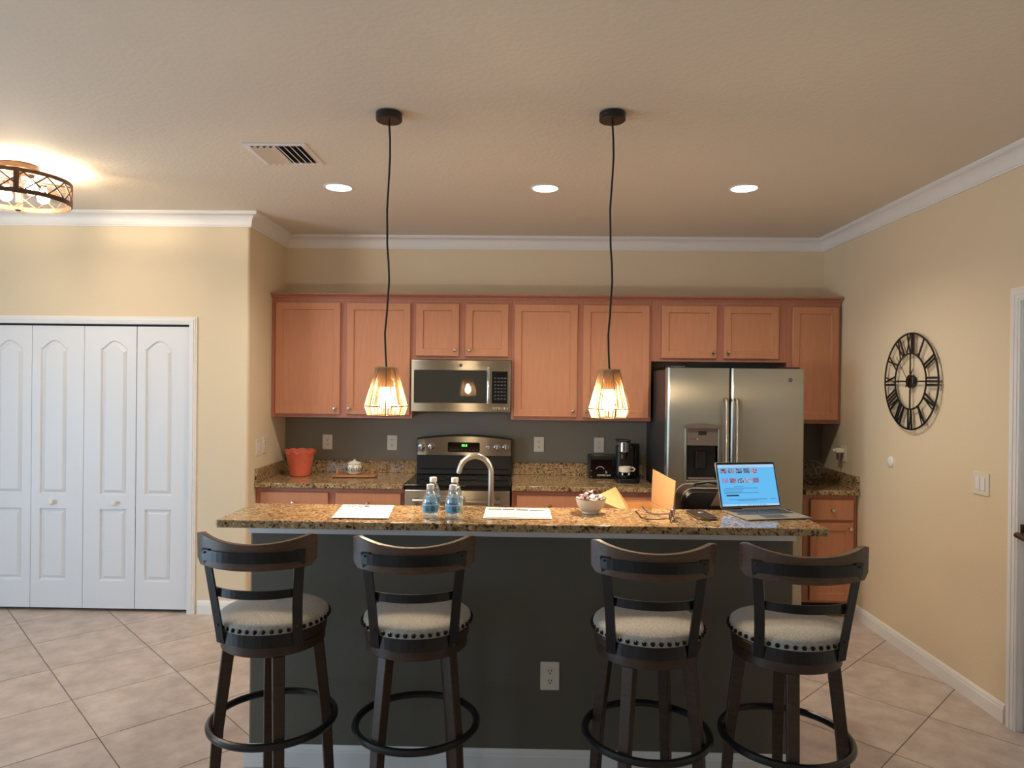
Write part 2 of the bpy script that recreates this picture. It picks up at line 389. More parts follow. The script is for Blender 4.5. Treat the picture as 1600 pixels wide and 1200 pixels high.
def leaf_mesh(flip):
    mb = MB(); t = .034; a, bx = (.118, .310) if not flip else (.062, .254)
    if flip is None: a, bx = .09, .28
    z1, z2, z3, z4 = .195, .705, .805, 1.845
    A = 24; arch = [(bx-(bx-a)*k/A, z4-.006+.060*math.sin(PI*k/A)**1.35) for k in range(A+1)]
    F = lambda u, w, d: (u, d, w)
    def q(p): mb.add([F(u, w, 0) for u, w in p], [tuple(range(len(p)))])
    q([(0, 0), (LW, 0), (LW, z1), (0, z1)]); q([(0, z2), (LW, z2), (LW, z3), (0, z3)])
    for zz0, zz1 in ((z1, z2), (z3, z4-.006)):
        q([(0, zz0), (a, zz0), (a, zz1), (0, zz1)]); q([(bx, zz0), (LW, zz0), (LW, zz1), (bx, zz1)])
    q([(0, z4-.006), (a, z4-.006), (a, LH), (0, LH)]); q([(bx, z4-.006), (LW, z4-.006), (LW, LH), (bx, LH)])
    for k in range(A): q([arch[k], (arch[k][0], LH), (arch[k+1][0], LH), arch[k+1]])
    for poly in ([(a, z1), (bx, z1), (bx, z2), (a, z2)], [(a, z3), (bx, z3)] + arch):
        rings = [(0, 0), (.007, .012), (.013, .013), (.034, .001)]
        mb.loops([[F(u, w, d) for u, w in inset(poly, i_)] for i_, d in rings], False, True)
    mb.add([F(0, 0, 0), F(LW, 0, 0), F(LW, LH, 0), F(0, LH, 0), F(0, 0, t), F(LW, 0, t), F(LW, LH, t), F(0, LH, t)], [(4, 5, 6, 7), (0, 1, 5, 4), (1, 2, 6, 5), (2, 3, 7, 6), (3, 0, 4, 7)])
    return mb
LX = [-3.122, -2.745, -3.872, -3.497, -4.62, -4.246]
for k, x in enumerate(LX):
    inner = k in (0, 3, 4)
    mb = leaf_mesh(k in (1, 3, 5)).move(Matrix.Translation((x, YC+.012, LZ)))
    lf = obj('leaf', mb, 'doorwhite', door)
    if inner:
        kx = x+.228 if k == 0 else x+.155
        obj('knob', MB().lathe([(.006, 0), (.007, .010), (.016, .016), (.019, .024), (.016, .031), (.006, .034)], n=18).move(Matrix.Translation((kx, YC+.012, .772)) @ Matrix.Rotation(PI/2, 4, 'X')), 'white', lf, smooth=True)

# ------------------------------------------------------------------ door in the right wall
d2 = bpy.data.objects.new('door_2', None); COL.objects.link(d2); d2.location = (XR, 3, 0); tag(d2, kind='structure')
cas = MB(); casing(cas, DY0+.004, DY1-.004, DZ-.008, .066, 0, .018)
cas.move(Matrix(((0, 1, 0, XR), (1, 0, 0, 0), (0, 0, 1, 0), (0, 0, 0, 1))))
obj('casing', cas, 'white', d2, smooth=True)
obj('jamb', MB().box(XR-.001, DY1-.008, 0, XR+.12, DY1, DZ).box(XR-.001, DY0, 0, XR+.12, DY0+.008, DZ).box(XR-.001, DY0, DZ-.008, XR+.12, DY1, DZ), 'white', d2)
lf = obj('leaf', MB().box(XR+.028, DY0+.01, .008, XR+.064, DY1-.012, DZ-.012), 'doorwhite', d2)
obj('strike_plate', MB().box(XR+.001, DY1-.0105, .93, XR+.024, DY1-.0075, 1.0), 'bronze', d2)
lv = MB(); Mx = Matrix.Translation((XR+.028, 3.350, .955)) @ Matrix.Rotation(-PI/2, 4, 'Y')
lv.add(*(lambda m_: (m_.v, m_.f))(MB().lathe([(.031, 0), (.031, .006), (.026, .012), (.012, .016), (.011, .066)], n=24).move(Mx)))
lv.tube([(XR-.030, 3.362, .957), (XR-.042, 3.350, .956), (XR-.046, 3.31, .952), (XR-.044, 3.27, .946), (XR-.038, 3.225, .949)], [.011, .0135, .013, .0115, .009], 10)
obj('lever_handle', lv, 'bronze', lf, smooth=True)

# ------------------------------------------------------------------ cabinets
def panel_front(x0, z0, x1, z1, y, frame=.052, t=.02, rec=.009):
    """a recessed-panel door front facing -y: frame mesh and panel mesh"""
    R = lambda i_, yy: [(x0+i_, yy, z0+i_), (x1-i_, yy, z0+i_), (x1-i_, yy, z1-i_), (x0+i_, yy, z1-i_)]
    fr = MB().loops([R(0, y+t), R(0, y+.003), R(.003, y), R(frame, y), R(frame+.006, y+rec), R(frame+.006, y+t)], False, False)
    pn = MB().loops([R(frame+.004, y+t), R(frame+.004, y+rec+.001)])
    return fr, pn
def knob(x, z, y, parent):
    p = [(.005, 0), (.006, .010), (.013, .015), (.015, .021), (.012, .026), (.004, .028)]
    return obj('knob', MB().lathe(p, n=16).move(Matrix.Translation((x, y, z)) @ Matrix.Rotation(PI/2, 4, 'X')), 'knobm', parent, smooth=True)
def shaker(parent, x0, z0, x1, z1, y, kx=None, kz=None, name='door', frame=.052):
    fr, pn = panel_front(x0, z0, x1, z1, y, frame)
    d = obj(name, fr, 'wood', parent)
    obj('panel', pn, 'wood', d)
    if kx: knob(kx, kz, y, d)
    return d
UF = YB-.325           # face frame front of the wall cabinets
def wall_cab(label, x0, x1, z0, doors):
    t = thing('wall_cabinet', label, 'cabinet', ((x0+x1)/2, UF+.15, z0), 0, 'maple wall cabinets')
    e = .0008
    obj('carcass', MB().box(x0+e, UF+.019, z0+.012, x1-e, YB-.004, 2.284), 'frame', t)
    ff = MB(); xs = [x0+e] + [v for d in doors for v in (d[0]+.012, d[1]-.012)] + [x1-e]
    for k in range(0, len(xs), 2): ff.box(xs[k], UF, z0, xs[k+1], UF+.018, 2.285)
    for d in doors: ff.box(d[0]+.0121, UF, z0, d[1]-.0121, UF+.018, z0+.04).box(d[0]+.0121, UF, 2.235, d[1]-.0121, UF+.018, 2.285)
    obj('face_frame', ff, 'frame', t)
    for d in doors:
        kx = d[1]-.03 if d[3] == 'r' else d[0]+.03
        shaker(t, d[0], d[2], d[1], 2.250, UF-.0205, kx, d[2]+.048)
    return t
wall_cab('two-door maple wall cabinet at the left end, above the red pot', -1.943, -.859, 1.3714, [(-1.909, -1.412, 1.397, 'r'), (-1.362, -.875, 1.399, 'l')])
wall_cab('short two-door maple wall cabinet right above the microwave', -.859, -.104, 1.826, [(-.832, -.505, 1.850, 'r'), (-.456, -.129, 1.850, 'l')])
wall_cab('tall two-door maple wall cabinet between microwave and refrigerator', -.104, .957, 1.3714, [(-.083, .396, 1.397, 'r'), (.440, .939, 1.394, 'l')])
wall_cab('short two-door maple wall cabinet above the refrigerator', .957, 1.975, 1.828, [(1.031, 1.446, 1.852, 'r'), (1.499, 1.913, 1.852, 'l')])
wall_cab('single-door maple wall cabinet at the right end, beside the refrigerator', 1.975, 2.381, 1.3714, [(2.014, 2.360, 1.397, 'l')])
mo = MB(); pr_ = [(0, 2.286), (-.012, 2.286), (-.014, 2.293), (-.030, 2.302), (-.038, 2.306), (-.045, 2.310), (-.045, 2.318), (0, 2.318)]
mo.loops([[(-1.942, UF+a, z) for a, z in pr_], [(2.384, UF+a, z) for a, z in pr_]])
mo.loops([[(2.372-a*.3, UF+.0, z) for a, z in pr_], [(2.372-a*.3, YB-.02, z) for a, z in pr_]])
tag(obj('crown_molding', mo, 'frame'), 'reddish stained crown molding along the top of the wall cabinets', 'molding')

CF = YB-.612           # face frame front of base cabinets
def base_cab(label, x0, x1, fronts):
    t = thing('base_cabinet', label, 'cabinet', ((x0+x1)/2, CF+.25, 0), 0, 'maple base cabinets')
    e = .0008
    obj('carcass', MB().box(x0+e, CF+.019, .105, x1-e, YB-.006, .8775), 'frame', t)
    obj('toe_kick', MB().box(x0+e, CF+.075, 0.001, x1-e, CF+.095, .105), 'inside', t)
    ff = MB(); xs = [x0+e] + [v for d in fronts for v in (d[0]+.012, d[1]-.012)] + [x1-e]
    for k in range(0, len(xs), 2): ff.box(xs[k], CF, .105, xs[k+1], CF+.018, .8775)
    for d in fronts:
        for a, c in ((.105, .14), (.675, .715), (.838, .8775)): ff.box(d[0]+.0121, CF, a, d[1]-.0121, CF+.018, c)
    obj('face_frame', ff, 'frame', t)
    for d in fronts:
        dr = obj('drawer', MB().box(d[0], CF-.0205, .700, d[1], CF-.0005, .846), 'wood', t, bevel=.004)
        knob((d[0]+d[1])/2, .772, CF-.0205, dr)
        shaker(t, d[0], .122, d[1], .678, CF-.0205, d[1]-.03, .64)
    return t
base_cab('maple base cabinet left of the stove, under the red pot', -1.943, -.866, [(-1.905, -1.413, 0), (-1.358, -.885, 0)])
base_cab('maple base cabinet between stove and refrigerator', -.086, .950, [(-.050, .43, 0), (.48, .915, 0)])
base_cab('narrow maple base cabinet at the right wall beside the refrigerator', 2.000, 2.381, [(2.045, 2.352, 0)])
def counter(label, x0, x1, splash):
    t = thing('countertop', label, 'countertop', ((x0+x1)/2, CF+.3, .878), 0)
    obj('slab', MB().box(x0, YB-.652, .8785, x1, YB-.003, .914), 'granite', t, bevel=.005)
    obj('backsplash', MB().box(x0, YB-.024, .9145, x1, YB-.0035, 1.012), 'granite', t, bevel=.002)
    if splash: obj('side_splash', MB().box(splash, YB-.64, .9145, splash+.02, YB-.025, 1.012), 'granite', t, bevel=.002)
counter('speckled brown granite countertop left of the stove with low backsplash', -1.943, -.866, -1.9425)
counter('speckled brown granite countertop between stove and refrigerator', -.086, .950, None)
counter('short granite countertop in the right corner beside the refrigerator', 2.000, 2.386, 2.3655)

# ------------------------------------------------------------------ stove
def add(mb, other): mb.add(other.v, other.f); return mb
SX0, SX1 = -.857, -.094; SF = YB-.665
st = thing('stove', 'stainless electric stove with black glass cooktop and five silver knobs', 'stove', ((SX0+SX1)/2, SF+.3, 0))
obj('body', MB().box(SX0+.003, SF+.032, .03, SX1-.003, YB-.03, .893), 'fridgeside', st)
obj('cooktop', MB().box(SX0, SF-.004, .8935, SX1, YB-.1, .917), 'gloss', st, bevel=.006)
for x, y, r in ((-.66, SF+.17, .105), (-.66, SF+.41, .08), (-.29, SF+.17, .08), (-.29, SF+.41, .105)):
    obj('burner_ring', MB().ring((x, y, .9172), r, .0012, 40, 4), 'fridgeside', st)
od = obj('oven_door', MB().box(SX0+.004, SF, .20, SX1-.004, SF+.03, .878), 'steel', st, bevel=.006)
obj('oven_window', MB().box(SX0+.13, SF-.002, .36, SX1-.13, SF-.0002, .66), 'gloss', od)
hb = MB().tube([(SX0+.07, SF-.045, .808), (SX1-.07, SF-.045, .808)], .012, 12)
obj('handle', hb, 'steel', od, smooth=True)
obj('handle_bracket', MB().box(SX0+.075, SF-.045, .796, SX0+.105, SF-.0002, .82).box(SX1-.105, SF-.045, .796, SX1-.075, SF-.0002, .82), 'black', od, bevel=.003)
obj('drawer', MB().box(SX0+.004, SF+.002, .05, SX1-.004, SF+.03, .19), 'steel', st, bevel=.006)
bg_ = MB(); yb0, yb1 = YB-.105, YB-.03
top = [(SX1-.002-(SX1-SX0-.004)*k/16, 1.205+.028*math.sin(PI*k/16)) for k in range(17)]
bgp = obj('backguard', MB().prism([(SX0+.002, .9175), (SX1-.002, .9175)]+top, 'y', yb0, yb1), 'black', st, bevel=.006)
tp = [(x, z-.012) for x, z in top]; tp[0] = (SX1-.01, tp[0][1]); tp[-1] = (SX0+.01, tp[-1][1])
obj('control_panel', MB().prism([(SX0+.01, 1.072), (SX1-.01, 1.072)]+tp, 'y', yb0-.006, yb0-.0002), 'steel', bgp)
obj('vent_slot', MB().box(SX0+.03, yb0-.004, .958, SX1-.03, yb0-.0002, .966), 'gloss', bgp)
disp = obj('clock_display', MB().prism(rrect(-.607, 1.098, -.352, 1.175, .012), 'y', yb0-.009, yb0-.0063), 'gloss', st)
text('clock_digits', '88:8', .026, 'lime', disp, (-.474, yb0-.0098, 1.150), (PI/2, 0, 0))
for k in range(8):
    obj('button', MB().box(-.592+.03*k, yb0-.0098, 1.110, -.574+.03*k, yb0-.0091, 1.118), 'fridgeside', disp)
for x, r in ((-.812, .022), (-.736, .022), (-.281, .017), (-.214, .022), (-.145, .022)):
    kb = MB().lathe([(r*1.12, 0), (r*1.12, .004), (r, .005), (r*.92, .02), (r*.8, .023), (.001, .024)], n=24).move(Matrix.Translation((x, yb0-.0062, 1.140)) @ Matrix.Rotation(PI/2, 4, 'X'))
    k_ = obj('knob', kb, 'chrome', st, smooth=True)
    obj('grip', MB().box(x-.004, yb0-.040, 1.140-r*.9, x+.004, yb0-.028, 1.140+r*.9), 'chrome', k_, bevel=.003)

# ------------------------------------------------------------------ microwave
MX0, MX1, MZ0, MZ1 = -.857, -.106, 1.4235, 1.822; MF = YB-.405
mw = thing('microwave', 'stainless over-the-range microwave with dark window and vertical handle', 'microwave', ((MX0+MX1)/2, MF+.2, MZ0))
obj('body', MB().box(MX0+.004, MF+.026, MZ0+.012, MX1-.004, YB-.005, MZ1), 'fridgeside', mw)
mxp = lambda px: MX0+(px-22)/768*(MX1-MX0)
mzp = lambda py: MZ1-(py-610)/418*(MZ1-MZ0)
dr = obj('door', MB().box(MX0, MF, MZ0+.004, MX1, MF+.025, MZ1-.002), 'steel', mw, bevel=.006)
obj('window', MB().prism(rrect(mxp(45), mzp(952), mxp(603), mzp(693), .008), 'y', MF-.003, MF-.0003), 'glassdoor', dr)
obj('keypad_panel', MB().prism(rrect(mxp(645), mzp(952), mxp(765), mzp(700), .006), 'y', MF-.003, MF-.0003), 'gloss', dr)
for r_ in range(7):
    for c_ in range(4):
        obj('key', MB().box(mxp(662+c_*25), MF-.0038, mzp(760+r_*27), mxp(680+c_*25), MF-.0031, mzp(748+r_*27)), 'fridgeside', mw)
obj('handle', MB().tube([(mxp(622), MF-.001, mzp(668)), (mxp(622), MF-.036, mzp(676)), (mxp(622), MF-.042, mzp(720)), (mxp(622), MF-.042, mzp(900)), (mxp(622), MF-.036, mzp(948)), (mxp(622), MF-.001, mzp(956))], .0125, 12), 'chrome', dr, smooth=True)
bd = obj('badge', MB().lathe([(.0125, 0), (.0125, .003), (.010, .004), (.001, .004)], n=24).move(Matrix.Translation((mxp(405), MF-.0002, mzp(655))) @ Matrix.Rotation(PI/2, 4, 'X')), 'black', mw, smooth=True)
obj('badge_ring', MB().ring((mxp(405), MF-.0035, mzp(655)), .0118, .0013, 28, 6, 'y'), 'chrome', bd)
text('badge_letters', 'GE', .012, 'chrome', bd, (mxp(405), MF-.0046, mzp(655)), (PI/2, 0, 0))
text('printed_marks', '8 7 8 1 8 1', .026, 'whiteprint', mw, (mxp(713), MF-.0008, mzp(992)), (PI/2, 0, 0))
obj('vent_grille', MB().box(MX0+.05, MF+.03, MZ0, MX1-.05, YB-.08, MZ0+.0118), 'black', mw)

# ------------------------------------------------------------------ refrigerator
FX0, FX1, FM, FF, FT = .972, 1.902, 1.401, 4.762, 1.768
fr = thing('refrigerator', 'stainless side-by-side refrigerator with water dispenser in the left door', 'refrigerator', ((FX0+FX1)/2, FF+.4, 0))
obj('body', MB().box(FX0+.006, FF+.075, .02, FX1-.006, YB-.04, FT-.012), 'fridgeside', fr, bevel=.004)
obj('hinge_cover', MB().box(FX0+.02, FF+.03, FT-.011, FX0+.13, FF+.16, FT+.012).box(FX1-.13, FF+.03, FT-.011, FX1-.02, FF+.16, FT+.012), 'black', fr, bevel=.006)
DX0, DX1, DZ0, DZ1, DZm = 1.108, 1.318, 1.006, 1.372, 1.240
def fdoor(x0, x1, hole=None):
    n = 8; r = .022
    prof = [(x0, FF+.07)] + arc(x0+r, FF+r, r, PI, 1.5*PI, n) + arc(x1-r*.6, FF+r*.6, r*.6, 1.5*PI, 2*PI, n) + [(x1, FF+.07)]
    return prof
dl = MB()
pf = fdoor(FX0, FM-.004)
def slab(mb, prof, z0, z1): mb.loops([[(x, y, z0) for x, y in prof], [(x, y, z1) for x, y in prof]])
slab(dl, pf, .08, DZ0); slab(dl, pf, DZ1, FT)
lo = [p for p in pf if p[0] <= DX0]; lo = [(x, y) for x, y in pf[:1+9]] + [(DX0, FF), (DX0, FF+.07)]
slab(dl, lo, DZ0, DZ1)
hi = [(DX1, FF+.07), (DX1, FF)] + pf[10:]
slab(dl, hi, DZ0, DZ1)
ldo = obj('freezer_door', dl, 'steelv', fr, smooth=True)
rdo = obj('fresh_food_door', (lambda m_: (slab(m_, fdoor(FM+.004, FX1), .08, FT), m_)[1])(MB()), 'steelv', fr, smooth=True)
for o_, x in ((ldo, FM-.036), (rdo, FM+.036)):
    hm = MB().tube([(x, FF-.001, 1.555), (x, FF-.040, 1.545), (x, FF-.052, 1.50), (x, FF-.056, 1.2), (x, FF-.052, .62), (x, FF-.040, .575), (x, FF-.001, .565)], .014, 12)
    obj('handle', hm, 'steel', o_, smooth=True)
dp = obj('dispenser', MB().box(DX0+.001, FF+.052, DZ0+.001, DX1-.001, FF+.069, DZm), 'rubber', fr)
obj('dispenser_panel', MB().prism([(DX0+.001, DZm), (DX1-.001, DZm), (DX1-.001, DZ1-.001), (DX0+.001, DZ1-.001)], 'y', FF-.006, FF+.068), 'dispenser', dp)
hood = [(DX1+.012, DZ1-.014)] + [(DX1+.012-(DX1-DX0+.024)*k/10, DZ1+.004+.014*math.sin(PI*k/10)) for k in range(11)] + [(DX0-.012, DZ1-.014)]
obj('hood', MB().prism(hood, 'y', FF-.018, FF-.0062), 'dispenser', dp)
obj('display', MB().box(1.185, FF-.0075, 1.312, 1.240, FF-.0062, 1.338), 'rubber', dp)
for k in range(4): obj('indicator', MB().box(1.128+.016*k, FF-.0075, 1.281, 1.134+.016*k, FF-.0062, 1.286), 'plate' if k == 3 else 'rubber', dp)
obj('paddle', MB().box(1.178, FF+.03, 1.075, 1.248, FF+.042, 1.20), 'black', dp, bevel=.006)
obj('drip_tray', MB().box(DX0+.012, FF-.004, DZ0+.002, DX1-.012, FF+.05, DZ0+.012), 'dispenser', dp, bevel=.003)
tr = MB()
for x0_, x1_, z0_, z1_ in ((DX0-.014, DX0-.0005, DZ0-.012, DZ1-.016), (DX1+.0005, DX1+.014, DZ0-.012, DZ1-.016), (DX0-.0003, DX1+.0003, DZ0-.012, DZ0-.0005)): tr.box(x0_, FF-.008, z0_, x1_, FF-.0003, z1_)
obj('trim_frame', tr, 'steelv', dp, bevel=.003)
fb = obj('badge', MB().lathe([(.0155, 0), (.0155, .003), (.013, .004), (.001, .004)], n=24).move(Matrix.Translation((1.805, FF-.0002, 1.692)) @ Matrix.Rotation(PI/2, 4, 'X')), 'black', fr, smooth=True)
obj('badge_ring', MB().ring((1.805, FF-.0038, 1.692), .0148, .0016, 28, 6, 'y'), 'chrome', fb)
text('badge_letters', 'GE', .015, 'chrome', fb, (1.805, FF-.005, 1.692), (PI/2, 0, 0))
obj('toe_grille', MB().box(FX0+.01, FF+.05, .004, FX1-.01, FF+.07, .075), 'black', fr)

# ------------------------------------------------------------------ island with raised bar
IX0, IX1, IF = -1.172, 1.147, 2.963
isl = thing('kitchen_island', 'kitchen island half wall painted charcoal grey with white baseboard', 'island', (0, IF+.3, 0))
obj('knee_wall', MB().box(IX0, IF, 0, IX1, IF+.10, 1.0775), 'island', isl, bevel=.012, seg=3)
obj('apron_board', MB().box(IX0-.004, IF-.014, 1.000, IX1+.004, IF-.0003, 1.0775), 'white', isl, bevel=.002)
ibp = MB(); ls = []
for p in ((IX0-.0002, IF+.10), (IX0-.0002, IF-.0002), (IX1+.0002, IF-.0002), (IX1+.0002, IF+.10)):
    sx = -1 if p[0] < 0 else 1; fy = -1 if p[1] < IF+.05 else 0
    ls.append([(p[0]+sx*a, p[1]+fy*a, z) for a, z in bp])
ibp.loops(ls); obj('baseboard', ibp, 'white', isl, smooth=True)
obj('cabinet_body', MB().box(IX0+.01, IF+.1005, .10, IX1-.01, IF+.70, .8775), 'frame', isl)
obj('toe_kick', MB().box(IX0+.03, IF+.1005, .001, IX1-.03, IF+.63, .0995), 'inside', isl)
for k in range(5):
    w_ = (IX1-IX0-.06)/5; x = IX0+.03+k*w_
    obj('cabinet_door', MB().box(x+.012, IF+.7005, .13, x+w_-.012, IF+.720, .85), 'wood', isl, bevel=.003)
bt = thing('bar_countertop', 'raised granite bar top of the island in front of the stools', 'countertop', (0, 2.88, 1.078))
obj('slab', MB().prism(rrect(-1.200, 2.683, 1.173, 3.062, .012, 4), 'z', 1.078, 1.108), 'granite', bt, bevel=.004)
lc = thing('island_counter', 'lower granite counter of the island behind the raised bar', 'countertop', (0, 3.4, .878))
obj('slab', MB().box(IX0-.01, IF+.102, .8785, IX1+.01, IF+.745, .914), 'granite', lc, bevel=.004)
BZ = 1.1083; LCZ = .9143

# faucet
fa = thing('faucet', 'brushed nickel gooseneck faucet with spout turned to the left', 'faucet', (-.158, 3.35, LCZ))
pts = [(-.158, 3.35, LCZ+.03), (-.158, 3.35, 1.10), (-.158, 3.35, 1.19)] + [(-.2345+.0765*math.cos(a), 3.35, 1.222+.0765*math.sin(a)) for a in [PI*k/14 for k in range(0, 14)]] + [(-.309, 3.35, 1.236), (-.314, 3.35, 1.222)]
obj('spout', MB().tube(pts, .0135, 14), 'nickel', fa, smooth=True)
obj('aerator', MB().tube([(-.313, 3.35, 1.226), (-.317, 3.35, 1.215)], .0115, 14), 'chrome', fa, smooth=True)
obj('base', MB().lathe([(.03, 0), (.03, .006), (.022, .012), (.02, .05), (.0145, .055)], (-.158, 3.35, LCZ), 20), 'nickel', fa, smooth=True)
obj('lever', MB().tube([(-.14, 3.35, LCZ+.03), (-.10, 3.35, LCZ+.05), (-.06, 3.35, LCZ+.055)], .007, 10), 'nickel', fa, smooth=True)

# ------------------------------------------------------------------ stools
SG = PI/4          # eight-sided pendant frame
def stool():
    t = thing('bar_stool', 'x', 'stool', (0, 0, 0), 0, 'bar stools along the island')
    mb = MB(); w = .024
    def sq(x, y, z, k): return [(x-k, y-k, z), (x+k, y-k, z), (x+k, y+k, z), (x-k, y+k, z)]
    mb.loops([sq(.216, 0, 0, .0165), sq(.190, 0, .398, .0195), sq(.156, 0, .688, .021)])
    for k in range(4):
        obj('leg', mb, 'barwood', t, bevel=.004, world=False, rot=(0, 0, k*PI/2))
    obj('footrest_ring', MB().ring((0, 0, .398), .222, .0135, 64, 10), 'iron', t, smooth=True, world=False)
    obj('swivel_base', MB().lathe([(.178, .688), (.185, .692), (.185, .724), (.180, .728)], n=48), 'barwood', t, smooth=True, world=False)
    # everything below turns with the seat
    obj('seat_frame', MB().lathe([(.180, .7285), (.190, .731), (.192, .761), (.186, .768)], n=48), 'barwood', t, smooth=True, world=False)
    prof = [(.186, .7685), (.196, .772), (.1985, .782), (.196, .795)] + [(.196*math.cos(a*PI/2)**.62, .795+.031*math.sin(a*PI/2)) for a in (.12, .25, .4, .55, .7, .85, .95)] + [(.002, .826)]
    cu = obj('cushion', MB().lathe(prof, n=56), 'fabric', t, smooth=True, world=False)
    nb = MB()
    for k in range(44):
        a = 2*PI*k/44; nb.sphere((.1985*math.cos(a), .1985*math.sin(a), .7845), .0082, 8)
    tag(obj('nail_trim', nb, 'nail', cu, smooth=True, world=False), kind='stuff')
    R = .300; cy = .050
    def on(xx, dr=0): return Vector((xx*(R+dr)/R, cy-math.sqrt(R*R-xx*xx)*(R+dr)/R, 0))
    # crest rail: curved board with a scooped top
    cr = MB(); ls = []; N = 20; am = math.asin(.203/R)
    for k in range(N+1):
        q = -1+2*k/N; a = q*am; d = Vector((math.sin(a), -math.cos(a), 0)); c0 = Vector((0, cy, 0))
        zt = 1.100+.034*q*q; zb = 1.010+.008*q*q
        if abs(q) > .93: e = (abs(q)-.93)/.07; zt -= .010*e*e; zb += .022*e*e
        ls.append([c0+d*(R-.012)+Vector((0, 0, zb)), c0+d*(R+.010)+Vector((0, 0, zb)), c0+d*(R+.012)+Vector((0, 0, zt)), c0+d*(R-.010)+Vector((0, 0, zt))])
    obj('crest_rail', cr.loops(ls), 'crest', t, bevel=.003, world=False)
    def band(name, xm, Rr, z0, z1, th, cyy, parent=None):
        m_ = MB(); am_ = math.asin(xm/Rr); p_ = []
        for k in range(17):
            a = -am_+2*am_*k/16; p_.append((Rr*math.sin(a), cyy-Rr*math.cos(a), (z0+z1)/2))
        return obj(name, m_.ribbon(p_, (0, 0, 1), z1-z0, th), 'iron', t if parent is None else parent, world=False)
    bk = band('top_band', .176, R+.0155, 1.038, 1.074, .005, cy)
    band('cross_bar', .146, .235, .906, .936, .006, .008)
    lb = band('lower_band', .150, .1955, .730, .772, .005, 0)
    for sgn in (-1, 1):
        p_ = []; wd = []
        for q in [k/10 for k in range(11)]:
            z = .730+q*(1.078-.730); x = sgn*(.136+.027*q**1.6)
            y0 = -math.sqrt(.2015**2-.136**2); y1 = on(.163, .0215).y
            p_.append((x, y0+(y1-y0)*q - .012*math.sin(PI*q)*.6, z)); a = math.atan2(x, -y0)*.55; wd.append((math.cos(a), math.sin(a)*1.0, 0))
        up = obj('upright', MB().ribbon(p_, wd, .034, .006), 'iron', t, world=False)
        rv = MB()
        for q in (0, 2, 9, 10):
            rv.sphere(Vector(p_[q])+Vector((sgn*.002, -.004, .008 if q == 0 else -.012 if q == 10 else 0)), .0042, 8)
        tag(obj('rivet', rv, 'iron', up, smooth=True, world=False), kind='stuff')
    return t
SW = ('seat_frame', 'cushion', 'crest_rail', 'top_band', 'cross_bar', 'lower_band', 'upright')
ST = [(-.925, 2.575, -65, 1, 'leftmost bar stool of the four, turned slightly left, nearest the closet'),
      (-.388, 2.566, -35, 5, 'second bar stool from the left, linen seat, in front of the water bottles'),
      (.455, 2.530, -32, -5, 'third bar stool from the left, just right of the outlet in the island wall'),
      (.951, 2.520, -13, -4, 'rightmost bar stool of the four, below the open laptop')]
s0 = stool(); roots = [s0] + [dup(s0, (0, 0, 0)) for _ in ST[1:]]
for r, (x, y, ba, sw, lab) in zip(roots, ST):
    r.location = (x, y, 0); r.rotation_euler = (0, 0, math.radians(ba)); r['label'] = lab
    for c in r.children:
        if c.name.split('.')[0] in SW: c.rotation_euler = (0, 0, math.radians(sw-ba))

# ------------------------------------------------------------------ pendants, ceiling lights, vent
def pendant():
    t = thing('pendant_light', 'x', 'lamp', (0, 0, 0), 0, 'woven pendant lamps over the bar')
    Z0 = 0.0
    obj('canopy', MB().lathe([(.052, 2.790), (.057, 2.794), (.057, 2.824), (.050, 2.827)], n=36), 'black', t, smooth=True, world=False)
    rr = random.Random(5); pts = [(0, 0, 2.792)]
    for k in range(1, 14): pts.append((.006*math.sin(k*.9)+rr.uniform(-.002, .002), .003*math.cos(k*1.3), 2.792-k*(2.792-1.712)/14))
    pts.append((0, 0, 1.708))
    obj('cord', MB().tube(pts, .0042, 8), 'cord', t, smooth=True, world=False)
    obj('socket', MB().lathe([(.004, 1.72), (.018, 1.712), (.020, 1.668), (.033, 1.652), (.034, 1.630), (.018, 1.628)], n=20), 'black', t, smooth=True, world=False)  # collar flared wide to shade the upper strings from the bulb
    sh = [(.046, 1.713), (.0945, 1.547), (.080, 1.507)]
    def hexp(r, z, a):      # a point on a hexagon
        k = a/(SG); i0 = math.floor(k); f_ = k-i0
        p0 = Vector((r*math.cos(i0*SG), r*math.sin(i0*SG), z)); p1 = Vector((r*math.cos((i0+1)*SG), r*math.sin((i0+1)*SG), z))
        return p0.lerp(p1, f_)
    fm = MB(); A0 = .18
    for r, z in sh: fm.tube([hexp(r, z, i*SG) for i in range(8)], .0017, 6, True)
    for i in range(8): fm.tube([hexp(r, z, i*SG) for r, z in sh], .0013, 6)
    obj('wire_frame', fm, 'iron', t, world=False, rot=(0, 0, A0))
    js = MB(); n = 118
    for k in range(n):
        a = 2*PI*(k+rr.uniform(-.35, .35))/n; pp = [hexp(r, z, a)*1.0 for r, z in sh]
        w_ = rr.uniform(.0009, .0016)
        js.tube([(p.x, p.y, p.z) for p in pp], w_, 4, caps=False)
    o = obj('woven_shade', js, 'jute', t, world=False, rot=(0, 0, A0)); tag(o, 'natural jute string shade', kind='stuff')
    tc = MB().tube([hexp(.047, 1.7135, i*SG) for i in range(8)], .004, 6, True)
    obj('top_wrap', tc, 'jute', t, world=False, rot=(0, 0, A0))
    obj('light_blocking_cap', MB().prism([tuple(hexp(.0455, 0, i*SG)[:2]) for i in range(8)], 'z', 1.7105, 1.7125), 'jute', t, world=False, rot=(0, 0, A0))  # added cap disc that keeps the bulb's light off the ceiling
    obj('bulb', MB().lathe([(.012, 1.627), (.014, 1.616), (.026, 1.594), (.030, 1.574), (.027, 1.554), (.016, 1.540), (.002, 1.537)], n=20), 'bulb', t, smooth=True, world=False)
    return t
p0 = pendant(); p1 = dup(p0, (0, 0, 0))
